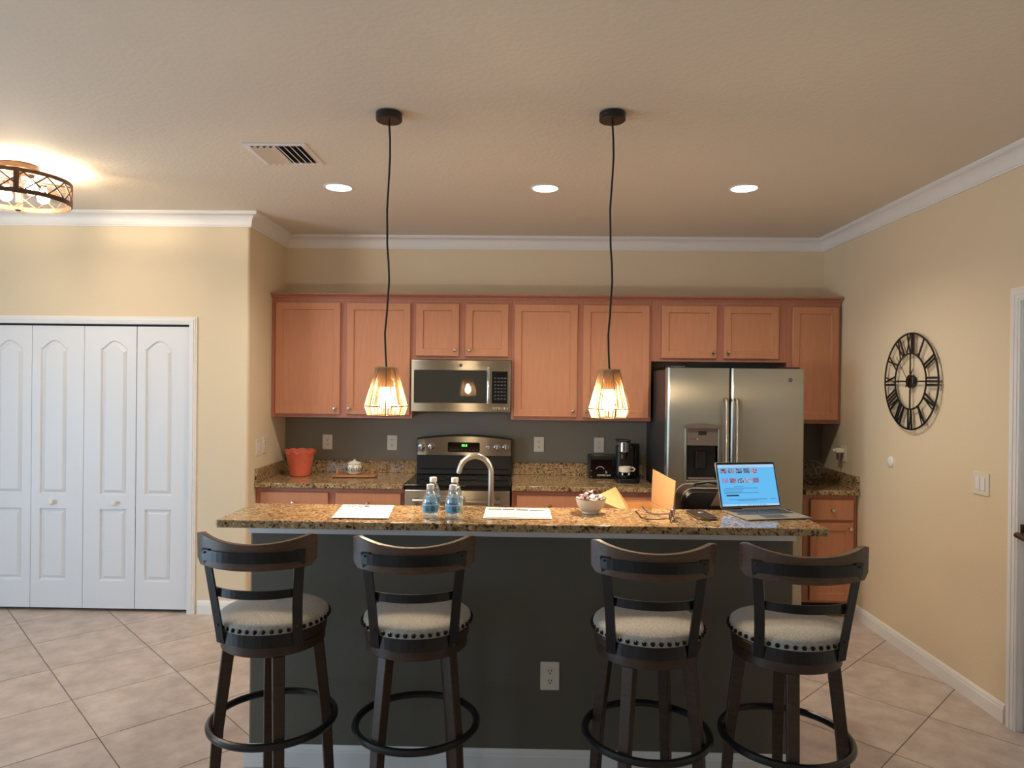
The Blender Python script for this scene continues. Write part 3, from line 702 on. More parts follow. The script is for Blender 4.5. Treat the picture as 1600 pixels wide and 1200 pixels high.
for r, (x, y), lab in ((p0, PENDANTS[0], 'lit woven jute pendant lamp hanging over the bar, left of the microwave'), (p1, PENDANTS[1], 'lit woven jute pendant lamp hanging over the bar, nearer the refrigerator')):
    r.location = (x, y, 0); r['label'] = lab
for (x, y), lab in zip(CANS, ('lit round recessed ceiling light nearest the air vent, leftmost of three', 'lit round recessed ceiling light, middle one of three', 'lit round recessed ceiling light above the refrigerator, rightmost of three')):
    t = thing('recessed_light', lab, 'lamp', (x, y, CEIL-.006), 0, 'recessed ceiling lights')
    obj('trim_ring', MB().lathe([(.074, CEIL-.004), (.080, CEIL-.007), (.089, CEIL-.003), (.089, CEIL-.0003), (.074, CEIL-.0003)], (x, y, 0), 48, False, False), 'white', t, smooth=True)
    obj('lens', MB().lathe([(.0738, CEIL-.005), (.0738, CEIL-.0015)], (x, y, 0), 48), 'lens', t)

fx = thing('flush_mount_light', 'lit bronze drum flush mount ceiling light with crossed metal lattice', 'lamp', (FLUSH[0], FLUSH[1], CEIL-.27))
cx, cy = FLUSH; RD = .252; ZT, ZB = 2.755, 2.622
obj('canopy', MB().lathe([(.09, 2.790), (.098, 2.796), (.098, 2.822), (.094, 2.827)], (cx, cy, 0), 40), 'bronze', fx, smooth=True)
bnd = lambda z0, z1, r: MB().lathe([(r, z0), (r, z1), (r-.004, z1), (r-.004, z0), (r, z0)], (cx, cy, 0), 64, False, False)
obj('upper_band', bnd(ZT-.022, ZT, RD), 'bronze', fx); obj('lower_band', bnd(ZB, ZB+.026, RD), 'bronze', fx)
obj('stem', MB().lathe([(.012, 2.62), (.012, 2.79)], (cx, cy, 0), 16), 'bronze', fx, smooth=True)
lat = MB(); NS = 14
for k in range(NS):
    a0 = 2*PI*k/NS+.05; a1 = 2*PI*(k+1)/NS+.05
    for (qa, qb) in ((ZT-.02, ZB+.02), (ZB+.02, ZT-.02)):
        lat.tube([(cx+(RD-.003)*math.cos(a0+(a1-a0)*i/4), cy+(RD-.003)*math.sin(a0+(a1-a0)*i/4), qa+(qb-qa)*i/4) for i in range(5)], .0042, 6)
tag(obj('lattice', lat, 'bronze', fx, smooth=True), kind='stuff')
for k in range(4):
    a = PI/2*k+.6; x = cx+(RD+.001)*math.cos(a); y = cy+(RD+.001)*math.sin(a); dx, dy = -math.sin(a), math.cos(a)
    obj('strap', MB().ribbon([(x, y, ZB), (x, y, ZT)], (dx, dy, 0), .026, .004), 'bronze', fx)
    obj('arm', MB().tube([(cx, cy, ZT-.012), (cx+(RD-.002)*math.cos(a), cy+(RD-.002)*math.sin(a), ZT-.012)], .005, 8), 'bronze', fx)
    a += .49; bx, by = cx+.13*math.cos(a), cy+.13*math.sin(a)
    obj('bulb', MB().lathe([(.013, 2.735), (.014, 2.72), (.030, 2.69), (.032, 2.675), (.026, 2.655), (.012, 2.646), (.001, 2.645)], (bx, by, 0), 18), 'bulb2', fx, smooth=True)
    obj('socket', MB().lathe([(.014, 2.7355), (.015, 2.755)], (bx, by, 0), 14), 'bronze', fx)
gl = MB()
obj('glass_pan', MB().lathe([(RD-.008, ZB+.004), (RD-.02, ZB-.012), (.16, ZB-.026), (.012, ZB-.030)], (cx, cy, 0), 48, False, True), clear('clear_glass', (.97, .96, .94, 1), .04), fx, smooth=True)
obj('finial', MB().lathe([(.010, ZB-.048), (.016, ZB-.042), (.012, ZB-.0305)], (cx, cy, 0), 16), 'bronze', fx, smooth=True)

vt = thing('air_vent', 'white rectangular ceiling air vent with slanted louvers', 'vent', (-1.26, 3.585, CEIL-.01))
vx0, vx1, vy0, vy1 = -1.418, -1.100, 3.420, 3.750
fr_ = MB()
for a in ((vx0, vy0, vx1, vy0+.03), (vx0, vy1-.03, vx1, vy1), (vx0, vy0+.0301, vx0+.03, vy1-.0301), (vx1-.03, vy0+.0301, vx1, vy1-.0301)):
    fr_.box(a[0], a[1], CEIL-.007, a[2], a[3], CEIL-.0004)
obj('frame', fr_, 'white', vt, bevel=.002)
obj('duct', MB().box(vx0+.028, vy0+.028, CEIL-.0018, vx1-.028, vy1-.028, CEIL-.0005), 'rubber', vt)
for k in range(8):
    x = vx0+.048+k*.0318; q = 1 if k < 4 else -1
    obj('slat', MB().ribbon([(x, vy0+.031, CEIL-.012), (x, vy1-.031, CEIL-.012)], (1, 0, .75*q), .026, .0016), 'white', vt)

# ------------------------------------------------------------------ outlets, switches and small wall fixtures
def plate(label, cat, name, loc, rz, kind, w=.080, hh=.120):
    t = thing(name, label, cat, loc, rz)
    obj('plate', MB().prism(rrect(-w/2, -hh/2, w/2, hh/2, .004), 'y', -.006, 0), 'plate', t, bevel=.002, world=False)
    if kind == 'duplex':
        for z in (-.021, .021):
            rc = obj('receptacle', MB().prism(rrect(-.017, z-.014, .017, z+.014, .010), 'y', -.0085, -.0062), 'plate', t, world=False)
            sl = MB().box(-.0085, -.0092, z-.001, -.0055, -.0086, z+.008).box(.0055, -.0092, z-.001, .0085, -.0086, z+.008)
            sl.lathe([(.0028, 0), (.0028, .0006)], n=10).move(Matrix.Identity(4))
            sl = MB().box(-.0085, -.0092, z-.001, -.0055, -.0086, z+.008).box(.0055, -.0092, z-.001, .0085, -.0086, z+.008).box(-.0028, -.0092, z-.010, .0028, -.0086, z-.005)
            obj('slots', sl, 'rubber', rc, world=False)
    else:
        n = kind
        for k in range(n):
            x = (k-(n-1)/2)*.042
            rk = obj('rocker', MB().box(x-.0165, -.0095, -.033, x+.0165, -.0062, .033), 'white', t, bevel=.002, world=False)
    return t
yb = YB-.0035
plate('ivory outlet on charcoal backsplash wall above and right of red pot', 'outlet', 'wall_outlet', (-1.597, yb, 1.155), 0, 'duplex')
plate('ivory outlet on charcoal backsplash wall just left of the stove', 'outlet', 'wall_outlet', (-1.070, yb, 1.156), 0, 'duplex')
plate('ivory outlet on charcoal backsplash wall just right of the stove', 'outlet', 'wall_outlet', (.119, yb, 1.158), 0, 'duplex')
plate('ivory outlet on charcoal backsplash wall above the black coffee drawer', 'outlet', 'wall_outlet', (.603, yb, 1.158), 0, 'duplex')
plate('ivory outlet low on the charcoal island wall between the stools', 'outlet', 'wall_outlet', (.120, IF-.0003, .4085), 0, 'duplex')
plate('single rocker switch on alcove side wall, nearer the closet', 'switch', 'light_switch', (XL+.0003, 5.037, 1.163), PI/2, 1)
plate('outlet on alcove side wall, nearer the wall cabinets', 'outlet', 'wall_outlet', (XL+.0003, 5.170, 1.168), PI/2, 'duplex')
plate('white double rocker switch on the right wall beside the door', 'switch', 'light_switch', (XR-.0003, 3.672, 1.155), -PI/2, 2, .128, .118)
plate('outlet with a plug-in device on the right wall above the corner counter', 'outlet', 'wall_outlet', (XR-.0003, 5.235, 1.150), -PI/2, 'duplex')
nl = thing('plug_in_device', 'small white plug-in device stuck in the right wall outlet', 'plug-in', (XR-.010, 5.235, 1.175))
obj('body', MB().box(XR-.068, 5.212, 1.158, XR-.0102, 5.258, 1.192), 'plate', nl, bevel=.005)
obj('vial', MB().lathe([(.014, 1.105), (.017, 1.112), (.017, 1.150), (.012, 1.1578)], (XR-.040, 5.235, 0), 16), clear('amber_glass', (.55, .5, .4, 1), .1), nl, smooth=True)
obj('tip', MB().box(XR-.084, 5.222, 1.166, XR-.0685, 5.248, 1.184), 'white', nl, bevel=.003)
se = thing('wall_sensor', 'small white round disc on the right wall below the clock', 'sensor', (XR, 4.572, 1.164))
obj('disc', MB().lathe([(.036, 0), (.035, .006), (.028, .011), (.001, .012)], n=36).move(Matrix.Translation((XR-.0004, 4.572, 1.164)) @ Matrix.Rotation(-PI/2, 4, 'Y')), 'white', se, smooth=True)

# clock on the right wall
ck = thing('wall_clock', 'large round black metal wall clock with open Roman numerals', 'clock', (XR-.03, 4.315, 1.689))
KX = XR-.024; KY, KZ, KR, KI = 4.315, 1.689, .300, .176
def cp_(r, a): return (KX, KY-r*math.sin(a), KZ+r*math.cos(a))       # a clockwise from twelve as seen from the room
def flat_ring(r0, r1, n=72):
    ls = [[(KX+dx, KY-r*math.sin(2*PI*i/n), KZ+r*math.cos(2*PI*i/n)) for i in range(n)] for r, dx in ((r0, -.003), (r1, -.003), (r1, .003), (r0, .003), (r0, -.003))]
    return MB().loops(ls, False, False)
obj('outer_ring', flat_ring(KR-.010, KR), 'iron', ck); obj('inner_ring', flat_ring(KI-.009, KI), 'iron', ck)
for k in range(4):
    a = k*PI/2; obj('spoke', MB().ribbon([cp_(.036, a), cp_(KI-.004, a)], (0, -math.cos(a), -math.sin(a)), .009, .005), 'iron', ck)
obj('hub', MB().lathe([(.041, -.016), (.041, .004), (.036, .008), (.001, .008)], n=32).move(Matrix.Translation((KX, KY, KZ)) @ Matrix.Rotation(-PI/2, 4, 'Y')), 'black', ck, smooth=True)
RN = ['XII', 'I', 'II', 'III', 'IV', 'V', 'VI', 'VII', 'VIII', 'IX', 'X', 'XI']
for k, num in enumerate(RN):
    a = k*PI/6; wd = {'I': .021, 'V': .036, 'X': .046}; tot = sum(wd[c] for c in num); u = -tot/2; mb = MB()
    er, et = Vector((0, -math.sin(a), math.cos(a))), Vector((0, -math.cos(a), -math.sin(a))); C0 = Vector((KX, KY, KZ))
    P = lambda uu, r: C0+et*uu+er*r
    r0, r1 = KI-.003, KR-.004
    for c in num:
        w_ = wd[c]; m_ = u+w_/2
        if c == 'I': mb.ribbon([P(m_, r0), P(m_, r1)], tuple(et), .0125, .005)
        if c == 'V': mb.ribbon([P(m_, r0), P(u+.004, r1)], tuple(et), .014, .005); mb.ribbon([P(m_, r0), P(u+w_-.004, r1)], tuple(et), .0068, .005)
        if c == 'X': mb.ribbon([P(u+.005, r0), P(u+w_-.005, r1)], tuple(et), .0068, .005); mb.ribbon([P(u+w_-.005, r0), P(u+.005, r1)], tuple(et), .0100, .005)
        u += w_
    obj('numeral', mb, 'iron', ck)
for nm, a, r, w_ in (('hour_hand', .62, .095, .012), ('minute_hand', -.72, .205, .005)):
    X_ = KX-.013; e_ = Vector((0, -math.sin(a), math.cos(a))); c_ = Vector((X_, KY, KZ))
    obj(nm, MB().ribbon([c_-e_*.045, c_, c_+e_*r*.7, c_+e_*r], (0, -math.cos(a), -math.sin(a)), [w_*.7, w_*.6, w_, .001], .002), 'bronze', ck)

# ------------------------------------------------------------------ things on the back counters
CZT = .9145
pot = thing('flower_pot', 'glossy orange-red ceramic pot with scalloped rim in the left corner', 'pot', (-1.735, 5.36, CZT))
n = 72; rows = [(.070, 0), (.076, .006), (.086, .06), (.098, .12), (.106, .165), (.112, .185)]
ls = [[(-1.735+r*math.cos(2*PI*i/n), 5.36+r*math.sin(2*PI*i/n), CZT+z) for i in range(n)] for r, z in rows]
sc_ = lambda i: .010*abs(math.sin(2*PI*i/n*4.5))
for r, z in ((.114, .196), (.108, .196), (.100, .17), (.088, .10), (.07, .012)):
    ls.append([(-1.735+r*math.cos(2*PI*i/n), 5.36+r*math.sin(2*PI*i/n), CZT+z+(sc_(i) if z > .19 else 0)) for i in range(n)])
obj('body', MB().loops(ls), 'red', pot, smooth=True)
rb = MB().tube([(-1.735+.1125*math.cos(2*PI*i/n), 5.36+.1125*math.sin(2*PI*i/n), CZT+.176+2.0*sc_(i)-.004) for i in range(n)], .0032, 6, True)
obj('rim_relief', rb, 'red', pot, smooth=True)

tr_ = thing('serving_tray', 'small live-edge wooden tray with two peg handles on the left counter', 'tray', (-1.30, 5.33, CZT))
up_ = [(-1.465+.33*k/14, 5.395+.006*math.sin(k*1.1)) for k in range(15)]; dn = [(-1.135-.33*k/14, 5.262+.008*math.sin(k*.9+1)+.018*max(0, 1-k/5)) for k in range(15)]
obj('board', MB().prism(dn+up_, 'z', CZT+.004, CZT+.020), 'traywood', tr_, bevel=.004)
obj('foot', MB().box(-1.44, 5.29, CZT, -1.42, 5.37, CZT+.0038).box(-1.19, 5.30, CZT, -1.17, 5.37, CZT+.0038), 'traywood', tr_)
for x in (-1.435, -1.165):
    obj('handle', MB().lathe([(.010, CZT+.0202), (.011, CZT+.030), (.009, CZT+.055), (.008, CZT+.066), (.002, CZT+.068)], (x, 5.325, 0), 16), 'traywood', tr_, smooth=True)
jr = thing('lidded_jar', 'small cream lidded jar with dark painted pattern on the wooden tray', 'jar', (-1.305, 5.33, CZT+.0205))
jz = CZT+.0205
obj('body', MB().lathe([(.034, 0), (.044, .006), (.058, .030), (.060, .046), (.054, .066), (.047, .076), (.046, .082)], (-1.305, 5.33, jz), 36), 'ceramic', jr, smooth=True)
ld = obj('lid', MB().lathe([(.052, .0825), (.053, .087), (.040, .094), (.020, .101), (.009, .103), (.010, .110), (.006, .114), (.001, .115)], (-1.305, 5.33, jz), 32), 'ceramic', jr, smooth=True)
pm = MB()
def onjar(a, z):
    pr2 = [(.034, 0), (.044, .006), (.058, .030), (.060, .046), (.054, .066), (.047, .076)]
    for (r0_, z0_), (r1_, z1_) in zip(pr2, pr2[1:]):
        if z <= z1_: r = r0_+(r1_-r0_)*(z-z0_)/(z1_-z0_); break
    else: r = .047
    return (-1.305+(r+.0006)*math.cos(a), 5.33+(r+.0006)*math.sin(a), jz+z)
for q in range(7):
    a0 = -PI/2+(q-3)*.9
    for rad in (.26, .13): pm.tube([onjar(a0+rad*math.cos(t*PI/6), .040+rad*.062*math.sin(t*PI/6)) for t in range(12)], .0022, 4, True)
    pm.tube([onjar(a0+.45, .024), onjar(a0+.42, .040), onjar(a0+.48, .058)], .0032, 4); pm.tube([onjar(a0-.2, .064), onjar(a0, .068), onjar(a0+.2, .064)], .002, 4)
obj('painted_pattern', pm, 'pattern', jr)

dw = thing('coffee_pod_drawer', 'low black drawer box lettered in white beside the coffee maker', 'box', (.625, 5.46, CZT))
dwx0, dwx1, dwy = .508, .745, 5.42
obj('case', MB().box(dwx0, dwy, CZT+.003, dwx1, 5.58, CZT+.176), 'black', dw, bevel=.004)
df = obj('front', MB().box(dwx0+.008, dwy-.008, CZT+.010, dwx1-.008, dwy-.0003, CZT+.150), 'gloss', dw, bevel=.003)
obj('foot', MB().box(dwx0+.01, dwy+.01, CZT, dwx0+.04, dwy+.15, CZT+.0028).box(dwx1-.04, dwy+.01, CZT, dwx1-.01, dwy+.15, CZT+.0028), 'rubber', dw)
text('lettering', 'COFFEE BAR', .0195, 'whiteprint', df, (.622, dwy-.0088, CZT+.026), (PI/2, 0, 0))
obj('arc_emblem', MB().tube([(.592+.032*math.cos(a), dwy-.0086, CZT+.068+.026*math.sin(a)) for a in [PI*(.08+.84*k/14) for k in range(15)]], .0016, 5), 'whiteprint', df)
text('emblem_letter', 'b', .030, 'whiteprint', df, (.640, dwy-.0088, CZT+.052), (PI/2, 0, 0))
for z in (.014, .062): obj('corner_dot', MB().sphere((dwx0+.016, dwy-.0086, CZT+z), .0025, 8), 'whiteprint', df)

cm = thing('coffee_maker', 'black pod coffee maker with chrome head on the counter left of refrigerator', 'coffee maker', (.785, 5.30, CZT))
obj('base', MB().prism(rrect(.695, 5.17, .862, 5.41, .03), 'z', CZT, CZT+.032), 'black', cm, bevel=.006)
obj('column', MB().prism(rrect(.705, 5.30, .868, 5.41, .03), 'z', CZT+.0325, CZT+.265), 'black', cm, bevel=.01)
obj('water_tank', MB().prism(rrect(.812, 5.30, .878, 5.40, .02), 'z', CZT+.0325, CZT+.285), 'gloss', cm, bevel=.006)
hd = obj('brew_head', MB().lathe([(.040, CZT+.226), (.043, CZT+.230), (.043, CZT+.296), (.040, CZT+.300)], (.757, 5.275, 0), 40), 'chrome', cm, smooth=True)
obj('head_cover', MB().prism(rrect(.702, 5.235, .805, 5.41, .03), 'z', CZT+.3005, CZT+.314), 'black', cm, bevel=.005)
obj('spout', MB().lathe([(.012, CZT+.168), (.020, CZT+.19), (.028, CZT+.2258)], (.757, 5.275, 0), 20), 'black', cm, smooth=True)
obj('lever', MB().box(.732, 5.225, CZT+.178, .740, 5.232, CZT+.215), 'chrome', cm, bevel=.002)
dt = obj('drip_tray', MB().lathe([(.046, CZT+.0325), (.048, CZT+.036), (.048, CZT+.060), (.001, CZT+.060)], (.757, 5.235, 0), 32), 'black', cm, smooth=True)
obj('tray_leg', MB().box(.728, 5.184, CZT+.060, .738, 5.194, CZT+.078).box(.776, 5.184, CZT+.060, .786, 5.194, CZT+.078), 'white', dt)
cpz = CZT+.0785
cup = thing('coffee_cup', 'small white cup with handle on the drip tray of the coffee maker', 'cup', (.757, 5.225, cpz))
obj('body', MB().lathe([(.036, 0), (.046, .003), (.047, .040), (.044, .040), (.042, .006), (.001, .005)], (.757, 5.225, cpz), 36), 'ceramic', cup, smooth=True)
obj('handle', MB().tube([(.800, 5.222, cpz+.034), (.818, 5.218, cpz+.034), (.829, 5.216, cpz+.022), (.822, 5.218, cpz+.010), (.801, 5.222, cpz+.007)], .006, 8), 'ceramic', cup, smooth=True)

wb = thing('wire_basket', 'round dark wire ball basket on the right corner counter', 'basket', (2.175, 5.27, CZT))
wm = MB(); bc = Vector((2.175, 5.27, CZT+.094))
for k in range(5):
    m_ = Matrix.Translation(bc) @ Matrix.Rotation(k*PI/5+.2, 4, 'Z') @ Matrix.Rotation(PI/2-.35, 4, 'X')
    wm.add(*(lambda q: (q.v, q.f))(MB().ring((0, 0, 0), .09, .0030, 40, 6).move(m_)))
for z in (-.03, .04):
    m_ = Matrix.Translation(bc+Vector((0, 0, z))); wm.add(*(lambda q: (q.v, q.f))(MB().ring((0, 0, 0), math.sqrt(.09**2-z*z), .0022, 40, 6).move(m_)))
obj('wires', wm, 'wire', wb, smooth=True)
obj('base_ring', MB().ring((2.175, 5.27, CZT+.003), .035, .003, 32, 6), 'wire', wb, smooth=True)

# ------------------------------------------------------------------ things on the bar
sh1 = thing('paper_sheet', 'blank white sheet with dark handwriting near its top, left on the bar', 'paper', (-.66, 2.93, BZ))
pa = [(-.762, 2.738), (-.537, 2.742), (-.570, 3.052), (-.795, 3.048)]
def bent(poly, z, t, lift):
    (a, b_, c_, d_) = [Vector(p) for p in poly]; ls = []
    for k in range(13):
        q = k/12; p = a.lerp(d_, q); r = b_.lerp(c_, q); l_ = lift*max(0, 1-q*5)**2
        ls.append([(p.x, p.y, z+l_), (r.x, r.y, z+l_), (r.x, r.y, z+l_+t), (p.x, p.y, z+l_+t)])
    return MB().loops(ls)
obj('sheet', bent(pa, BZ, .0012, .004), 'paper', sh1)
hw = MB()
for x0_, pts_ in ((0, [(0, .014), (.010, .004), (.020, .000), (.026, .010), (.028, .016)]), (.036, [(0, .002), (.008, .003), (.014, .004)]), (.054, [(0, .012), (.010, .012), (.018, .006), (.010, .001), (.002, .003)])):
    hw.tube([(-.768+x0_*1.4+a*1.4, 3.000+b_*1.5, BZ+.0022) for a, b_ in pts_], .0018, 5)
obj('handwriting', hw, 'pen', sh1)
sh2 = thing('printed_page', 'white printed page with table lines at the middle of the bar', 'paper', (-.025, 2.90, BZ))
def P2(u, w): return Vector((-.162, 2.783)).lerp(Vector((.116, 2.787)), u).lerp(Vector((-.163, 3.030)).lerp(Vector((.112, 3.012)), u), w)
obj('sheet', MB().prism([tuple(P2(0, 0)), tuple(P2(1, 0)), tuple(P2(1, 1)), tuple(P2(0, 1))], 'z', BZ+.0015, BZ+.0027), 'paper', sh2)
ln = MB()
def line(u0, w0, u1, w1, t): ln.tube([(*P2(u0, w0), BZ+.0028), (*P2(u1, w1), BZ+.0028)], t, 4)
line(.05, .78, .25, .78, .0042); line(.27, .77, .45, .77, .0042); line(.48, .76, .66, .76, .0042); line(.68, .76, .92, .76, .003)
line(.3, .93, .55, .93, .0018); line(.03, .06, .97, .06, .0018)
for w_ in (.66, .56, .46, .36, .26, .16): line(.05, w_, .9, w_, .0006)
for u in (.25, .45, .66, .8): line(u, .12, u, .72, .0006)
obj('print', ln, 'ink', sh2)

def bottle():
    t = thing('water_bottle', 'x', 'bottle', (0, 0, 0), 0, 'small water bottles on the bar')
    pr2 = [(.024, 0), (.029, .002), (.031, .008), (.030, .016), (.0308, .022), (.0300, .030), (.0305, .058), (.0312, .064), (.0300, .074), (.025, .090), (.018, .104), (.0125, .113), (.0122, .120)]
    obj('shell', MB().lathe(pr2, n=32), 'pet', t, smooth=True, world=False)
    obj('water', MB().lathe([(max(r-.0016, .004), z+.0015) for r, z in pr2[:10]], n=28), 'water', t, smooth=True, world=False)
    lb = obj('label', MB().lathe([(.0312, .024), (.0314, .026), (.0314, .056), (.0312, .058)], n=36, cap0=False, cap1=False), 'labelblue', t, smooth=True, world=False)
    q = MB()
    for a0, w_ in ((-2.2, .55), (-1.35, .5), (-.3, .5), (.9, .6), (2.2, .5)):
        ls_ = [[(.0317*math.cos(a), .0317*math.sin(a), z) for a in [a0+w_*k/6 for k in range(7)]] for z in (.032, .050)]; q.loops(ls_, False, False, False)
    obj('label_print', q, 'labelgreen', lb, world=False)
    obj('label_top', MB().lathe([(.0316, .0525), (.0316, .0575)], n=36, cap0=False, cap1=False), 'labelwhite', lb, world=False)
    obj('cap', MB().lathe([(.0150, .1145), (.0155, .116), (.0155, .130), (.0145, .1335), (.001, .1337)], n=24), 'cap', t, smooth=True, world=False)
    return t
b0 = bottle(); bs = [b0]+[dup(b0, (0, 0, 0)) for _ in range(3)]
for o_, x, y, rz, lab in zip(bs, (-.376, -.283, -.392, -.298), (2.795, 2.790, 3.005, 3.000), (0, .6, 1.3, 2.2),
        ('clear small water bottle, front left of the four on the bar', 'clear small water bottle, front right of the four on the bar', 'clear small water bottle, back left of the four, mostly behind another', 'clear small water bottle, back right of the four, nearest the faucet')):
    o_.location = (x, y, BZ); o_.rotation_euler = (0, 0, rz); o_['label'] = lab

cd = thing('sink_caddy', 'small clear wire sink caddy with pale sponge behind the water bottles', 'caddy', (-.37, 3.32, LCZ))
cy0, cy1, cx0_, cx1_ = 3.28, 3.36, -.43, -.285
wm = MB()
for z in (LCZ+.012, LCZ+.10, LCZ+.185): wm.tube([(cx0_, cy0, z), (cx1_, cy0, z), (cx1_, cy1, z), (cx0_, cy1, z)], .0022, 6, True)
for x in (cx0_, (cx0_+cx1_)/2, cx1_):
    for y in (cy0, cy1): wm.tube([(x, y, LCZ), (x, y, LCZ+.185)], .0022, 6)
obj('wires', wm, 'wire', cd)
obj('tray', MB().box(cx0_+.003, cy0+.003, LCZ+.014, cx1_-.003, cy1-.003, LCZ+.018), 'pet', cd)
sp_ = thing('dish_sponge', 'pale dish sponge standing in the wire sink caddy', 'sponge', (-.30, 3.32, LCZ+.02))
obj('block', MB().box(-.338, 3.295, LCZ+.0185, -.291, 3.345, LCZ+.192), 'sponge', sp_, bevel=.006)

bw = thing('candy_bowl', 'white bowl with dark rim line holding candies on the bar', 'bowl', (.283, 2.94, BZ))
bpz = [(.034, 0), (.036, .002), (.034, .008), (.045, .018), (.056, .034), (.063, .056), (.0645, .064), (.0625, .065), (.060, .056), (.052, .034), (.040, .018), (.001, .013)]
obj('body', MB().lathe(bpz, (.283, 2.94, BZ), 48), 'ceramic', bw, smooth=True)
obj('rim_line', MB().ring((.283, 2.94, BZ+.0642), .0637, .0016, 48, 6), 'navy', bw, smooth=True)
def candy(mw, ms):
    t = thing('candy', {'wrapb': 'brown wrapped candy with white stripe in the white bowl', 'wrapp': 'shiny pink wrapped candy with brown stripe in the white bowl', 'wrapw': 'white wrapped candy with brown stripe in the white bowl'}[mw], 'candy', (0, 0, 0), 0, 'wrapped candies in the white bowl')
    obj('wrapper', MB().prism(rrect(-.015, -.009, .015, .009, .004, 3), 'z', -.006, .006), mw, t, bevel=.003, world=False)
    obj('stripe', MB().box(-.0055, -.0094, -.0063, .0055, .0094, .0063), ms, t, world=False)
    return t
c0 = [candy('wrapb', 'wrapw'), candy('wrapp', 'wrapb'), candy('wrapw', 'wrapb')]
rr = random.Random(11)
CL = ['brown wrapped candy in the middle of the white bowl', 'pink wrapped candy right of the middle of the white bowl', 'white wrapped candy left of the middle of the white bowl',
      'brown wrapped candy in the white bowl, front of the middle', 'pink wrapped candy in the white bowl, behind the middle one', 'white wrapped candy in the white bowl, front right',
      'brown wrapped candy in the white bowl, back left', 'pink wrapped candy in the white bowl, front left', 'white wrapped candy in the white bowl, back right',
      'brown wrapped candy in the white bowl, nearest the front rim', 'pink wrapped candy in the white bowl, at the right rim', 'white wrapped candy in the white bowl, at the left rim',
      'brown wrapped candy on top of the heap in the white bowl', 'pink wrapped candy on top of the heap in the white bowl']
pos = [(0, 0, .079), (.024, .006, .072), (-.024, -.004, .073), (.004, -.026, .071), (-.006, .028, .073), (.034, -.018, .066), (-.036, .016, .067), (-.028, -.026, .064), (.028, .028, .066), (0, -.042, .060), (.044, .006, .062), (-.046, -.006, .062), (.012, .012, .086), (-.012, -.012, .085)]
for i, p in enumerate(pos):
    o_ = c0[i] if i < 3 else dup(c0[i % 3], (0, 0, 0))
    o_['label'] = CL[i]; o_.location = (.283+p[0], 2.94+p[1], BZ+p[2]); o_.rotation_euler = (rr.uniform(-.6, .6), rr.uniform(-.6, .6), rr.uniform(0, 3))

eg = thing('eyeglasses', 'purple tinted eyeglasses lying upside down with open temples on the bar', 'eyeglasses', (.58, 2.86, BZ))
nv = Vector((.93, -.37, 0)).normalized(); dv = Vector((.37, .93, 0)).normalized(); up = Vector((0, 0, 1))
L1 = Vector((.590, 2.800, BZ+.0225)); L2 = L1+dv*.068
for c_ in (L1, L2):
    loop = [c_+dv*(.026*math.cos(a)*(1+.0*math.sin(a)))+up*(.0195*math.sin(a))+dv*.0 for a in [2*PI*k/28 for k in range(28)]]
    rm = obj('rim', MB().tube(loop, .0022, 6, True), 'purple', eg, smooth=True)
    obj('lens', MB().loops([[p-nv*.0006 for p in loop], [p+nv*.0006 for p in loop]]), 'lensp', rm)
obj('bridge', MB().tube([L1+dv*.026-up*.006, L1+dv*.034-up*.009, L2-dv*.026-up*.006], .002, 6), 'purple', eg)
for h_, hh2 in ((L1-dv*.027-up*.010, 'near'), (L2+dv*.027-up*.010, 'far')):
    q = [h_, h_-nv*.006, h_-nv*.05-up*.006, h_-nv*.095-up*.0095, h_-nv*.115-up*.004+dv*.004, h_-nv*.138+up*.018+dv*.010]
    obj('temple', MB().tube(q, [.002, .0022, .0022, .0024, .003, .003], 6), 'tort' if hh2 == 'near' else 'purple', eg, smooth=True)

ph = thing('mobile_phone', 'dark brown cased mobile phone lying on the bar left of the laptop', 'phone', (.738, 2.90, BZ), math.radians(97))
Q = rrect(-.082, -.039, .082, .039, .014, 5)
obj('case', MB().prism(Q, 'z', 0, .0125), 'phonecase', ph, bevel=.003, world=False)
obj('edge_band', MB().tube([(x, y, .006) for x, y in Q], .0017, 6, True), 'chrome', ph, world=False)
obj('camera_disc', MB().lathe([(.012, .0127), (.011, .0142), (.001, .0143)], (.02, -.006, 0), 24), 'alu', ph, smooth=True, world=False)

# laptop: tablet on a kickstand with a flat keyboard
lt = thing('laptop', 'open silver tablet laptop with lit blue-white screen at the right end of bar', 'laptop', (1.0, 3.0, BZ))
A_ = Vector((.857, 3.026, BZ+.012)); ex = Vector((.287, .066, 0)).normalized(); ey = Vector((-ex.y, ex.x, 0)); W_ = .288
lean = math.radians(17.5); eu = (ey*math.sin(lean)+Vector((0, 0, 1))*math.cos(lean)); en = ex.cross(eu)       # en faces the viewer
def S(u, w, d=0): return A_+ex*u+eu*w+en*d
H_ = .202
def slab3(u0, w0, u1, w1, d0, d1, r=.006):
    Q_ = rrect(u0, w0, u1, w1, r, 3); return MB().loops([[S(u, w, d0) for u, w in Q_], [S(u, w, d1) for u, w in Q_]])
obj('tablet_body', slab3(0, 0, W_, H_, -.0085, 0), 'alu', lt, bevel=.0012)
bz = obj('bezel', slab3(.002, .002, W_-.002, H_-.002, .0001, .0006), 'gloss', lt)
screen = glow('screen_light', s(106, 192, 246), .95)
scr = obj('screen', slab3(.007, .008, W_-.007, H_-.012, .0007, .0010, .001), screen, lt)
def onscr(u0, w0, u1, w1, m): return MB().add([S(.007+(W_-.014)*u, .008+(H_-.020)*w, .0013) for u, w in ((u0, w0), (u1, w0), (u1, w1), (u0, w1))], [(0, 1, 2, 3)])
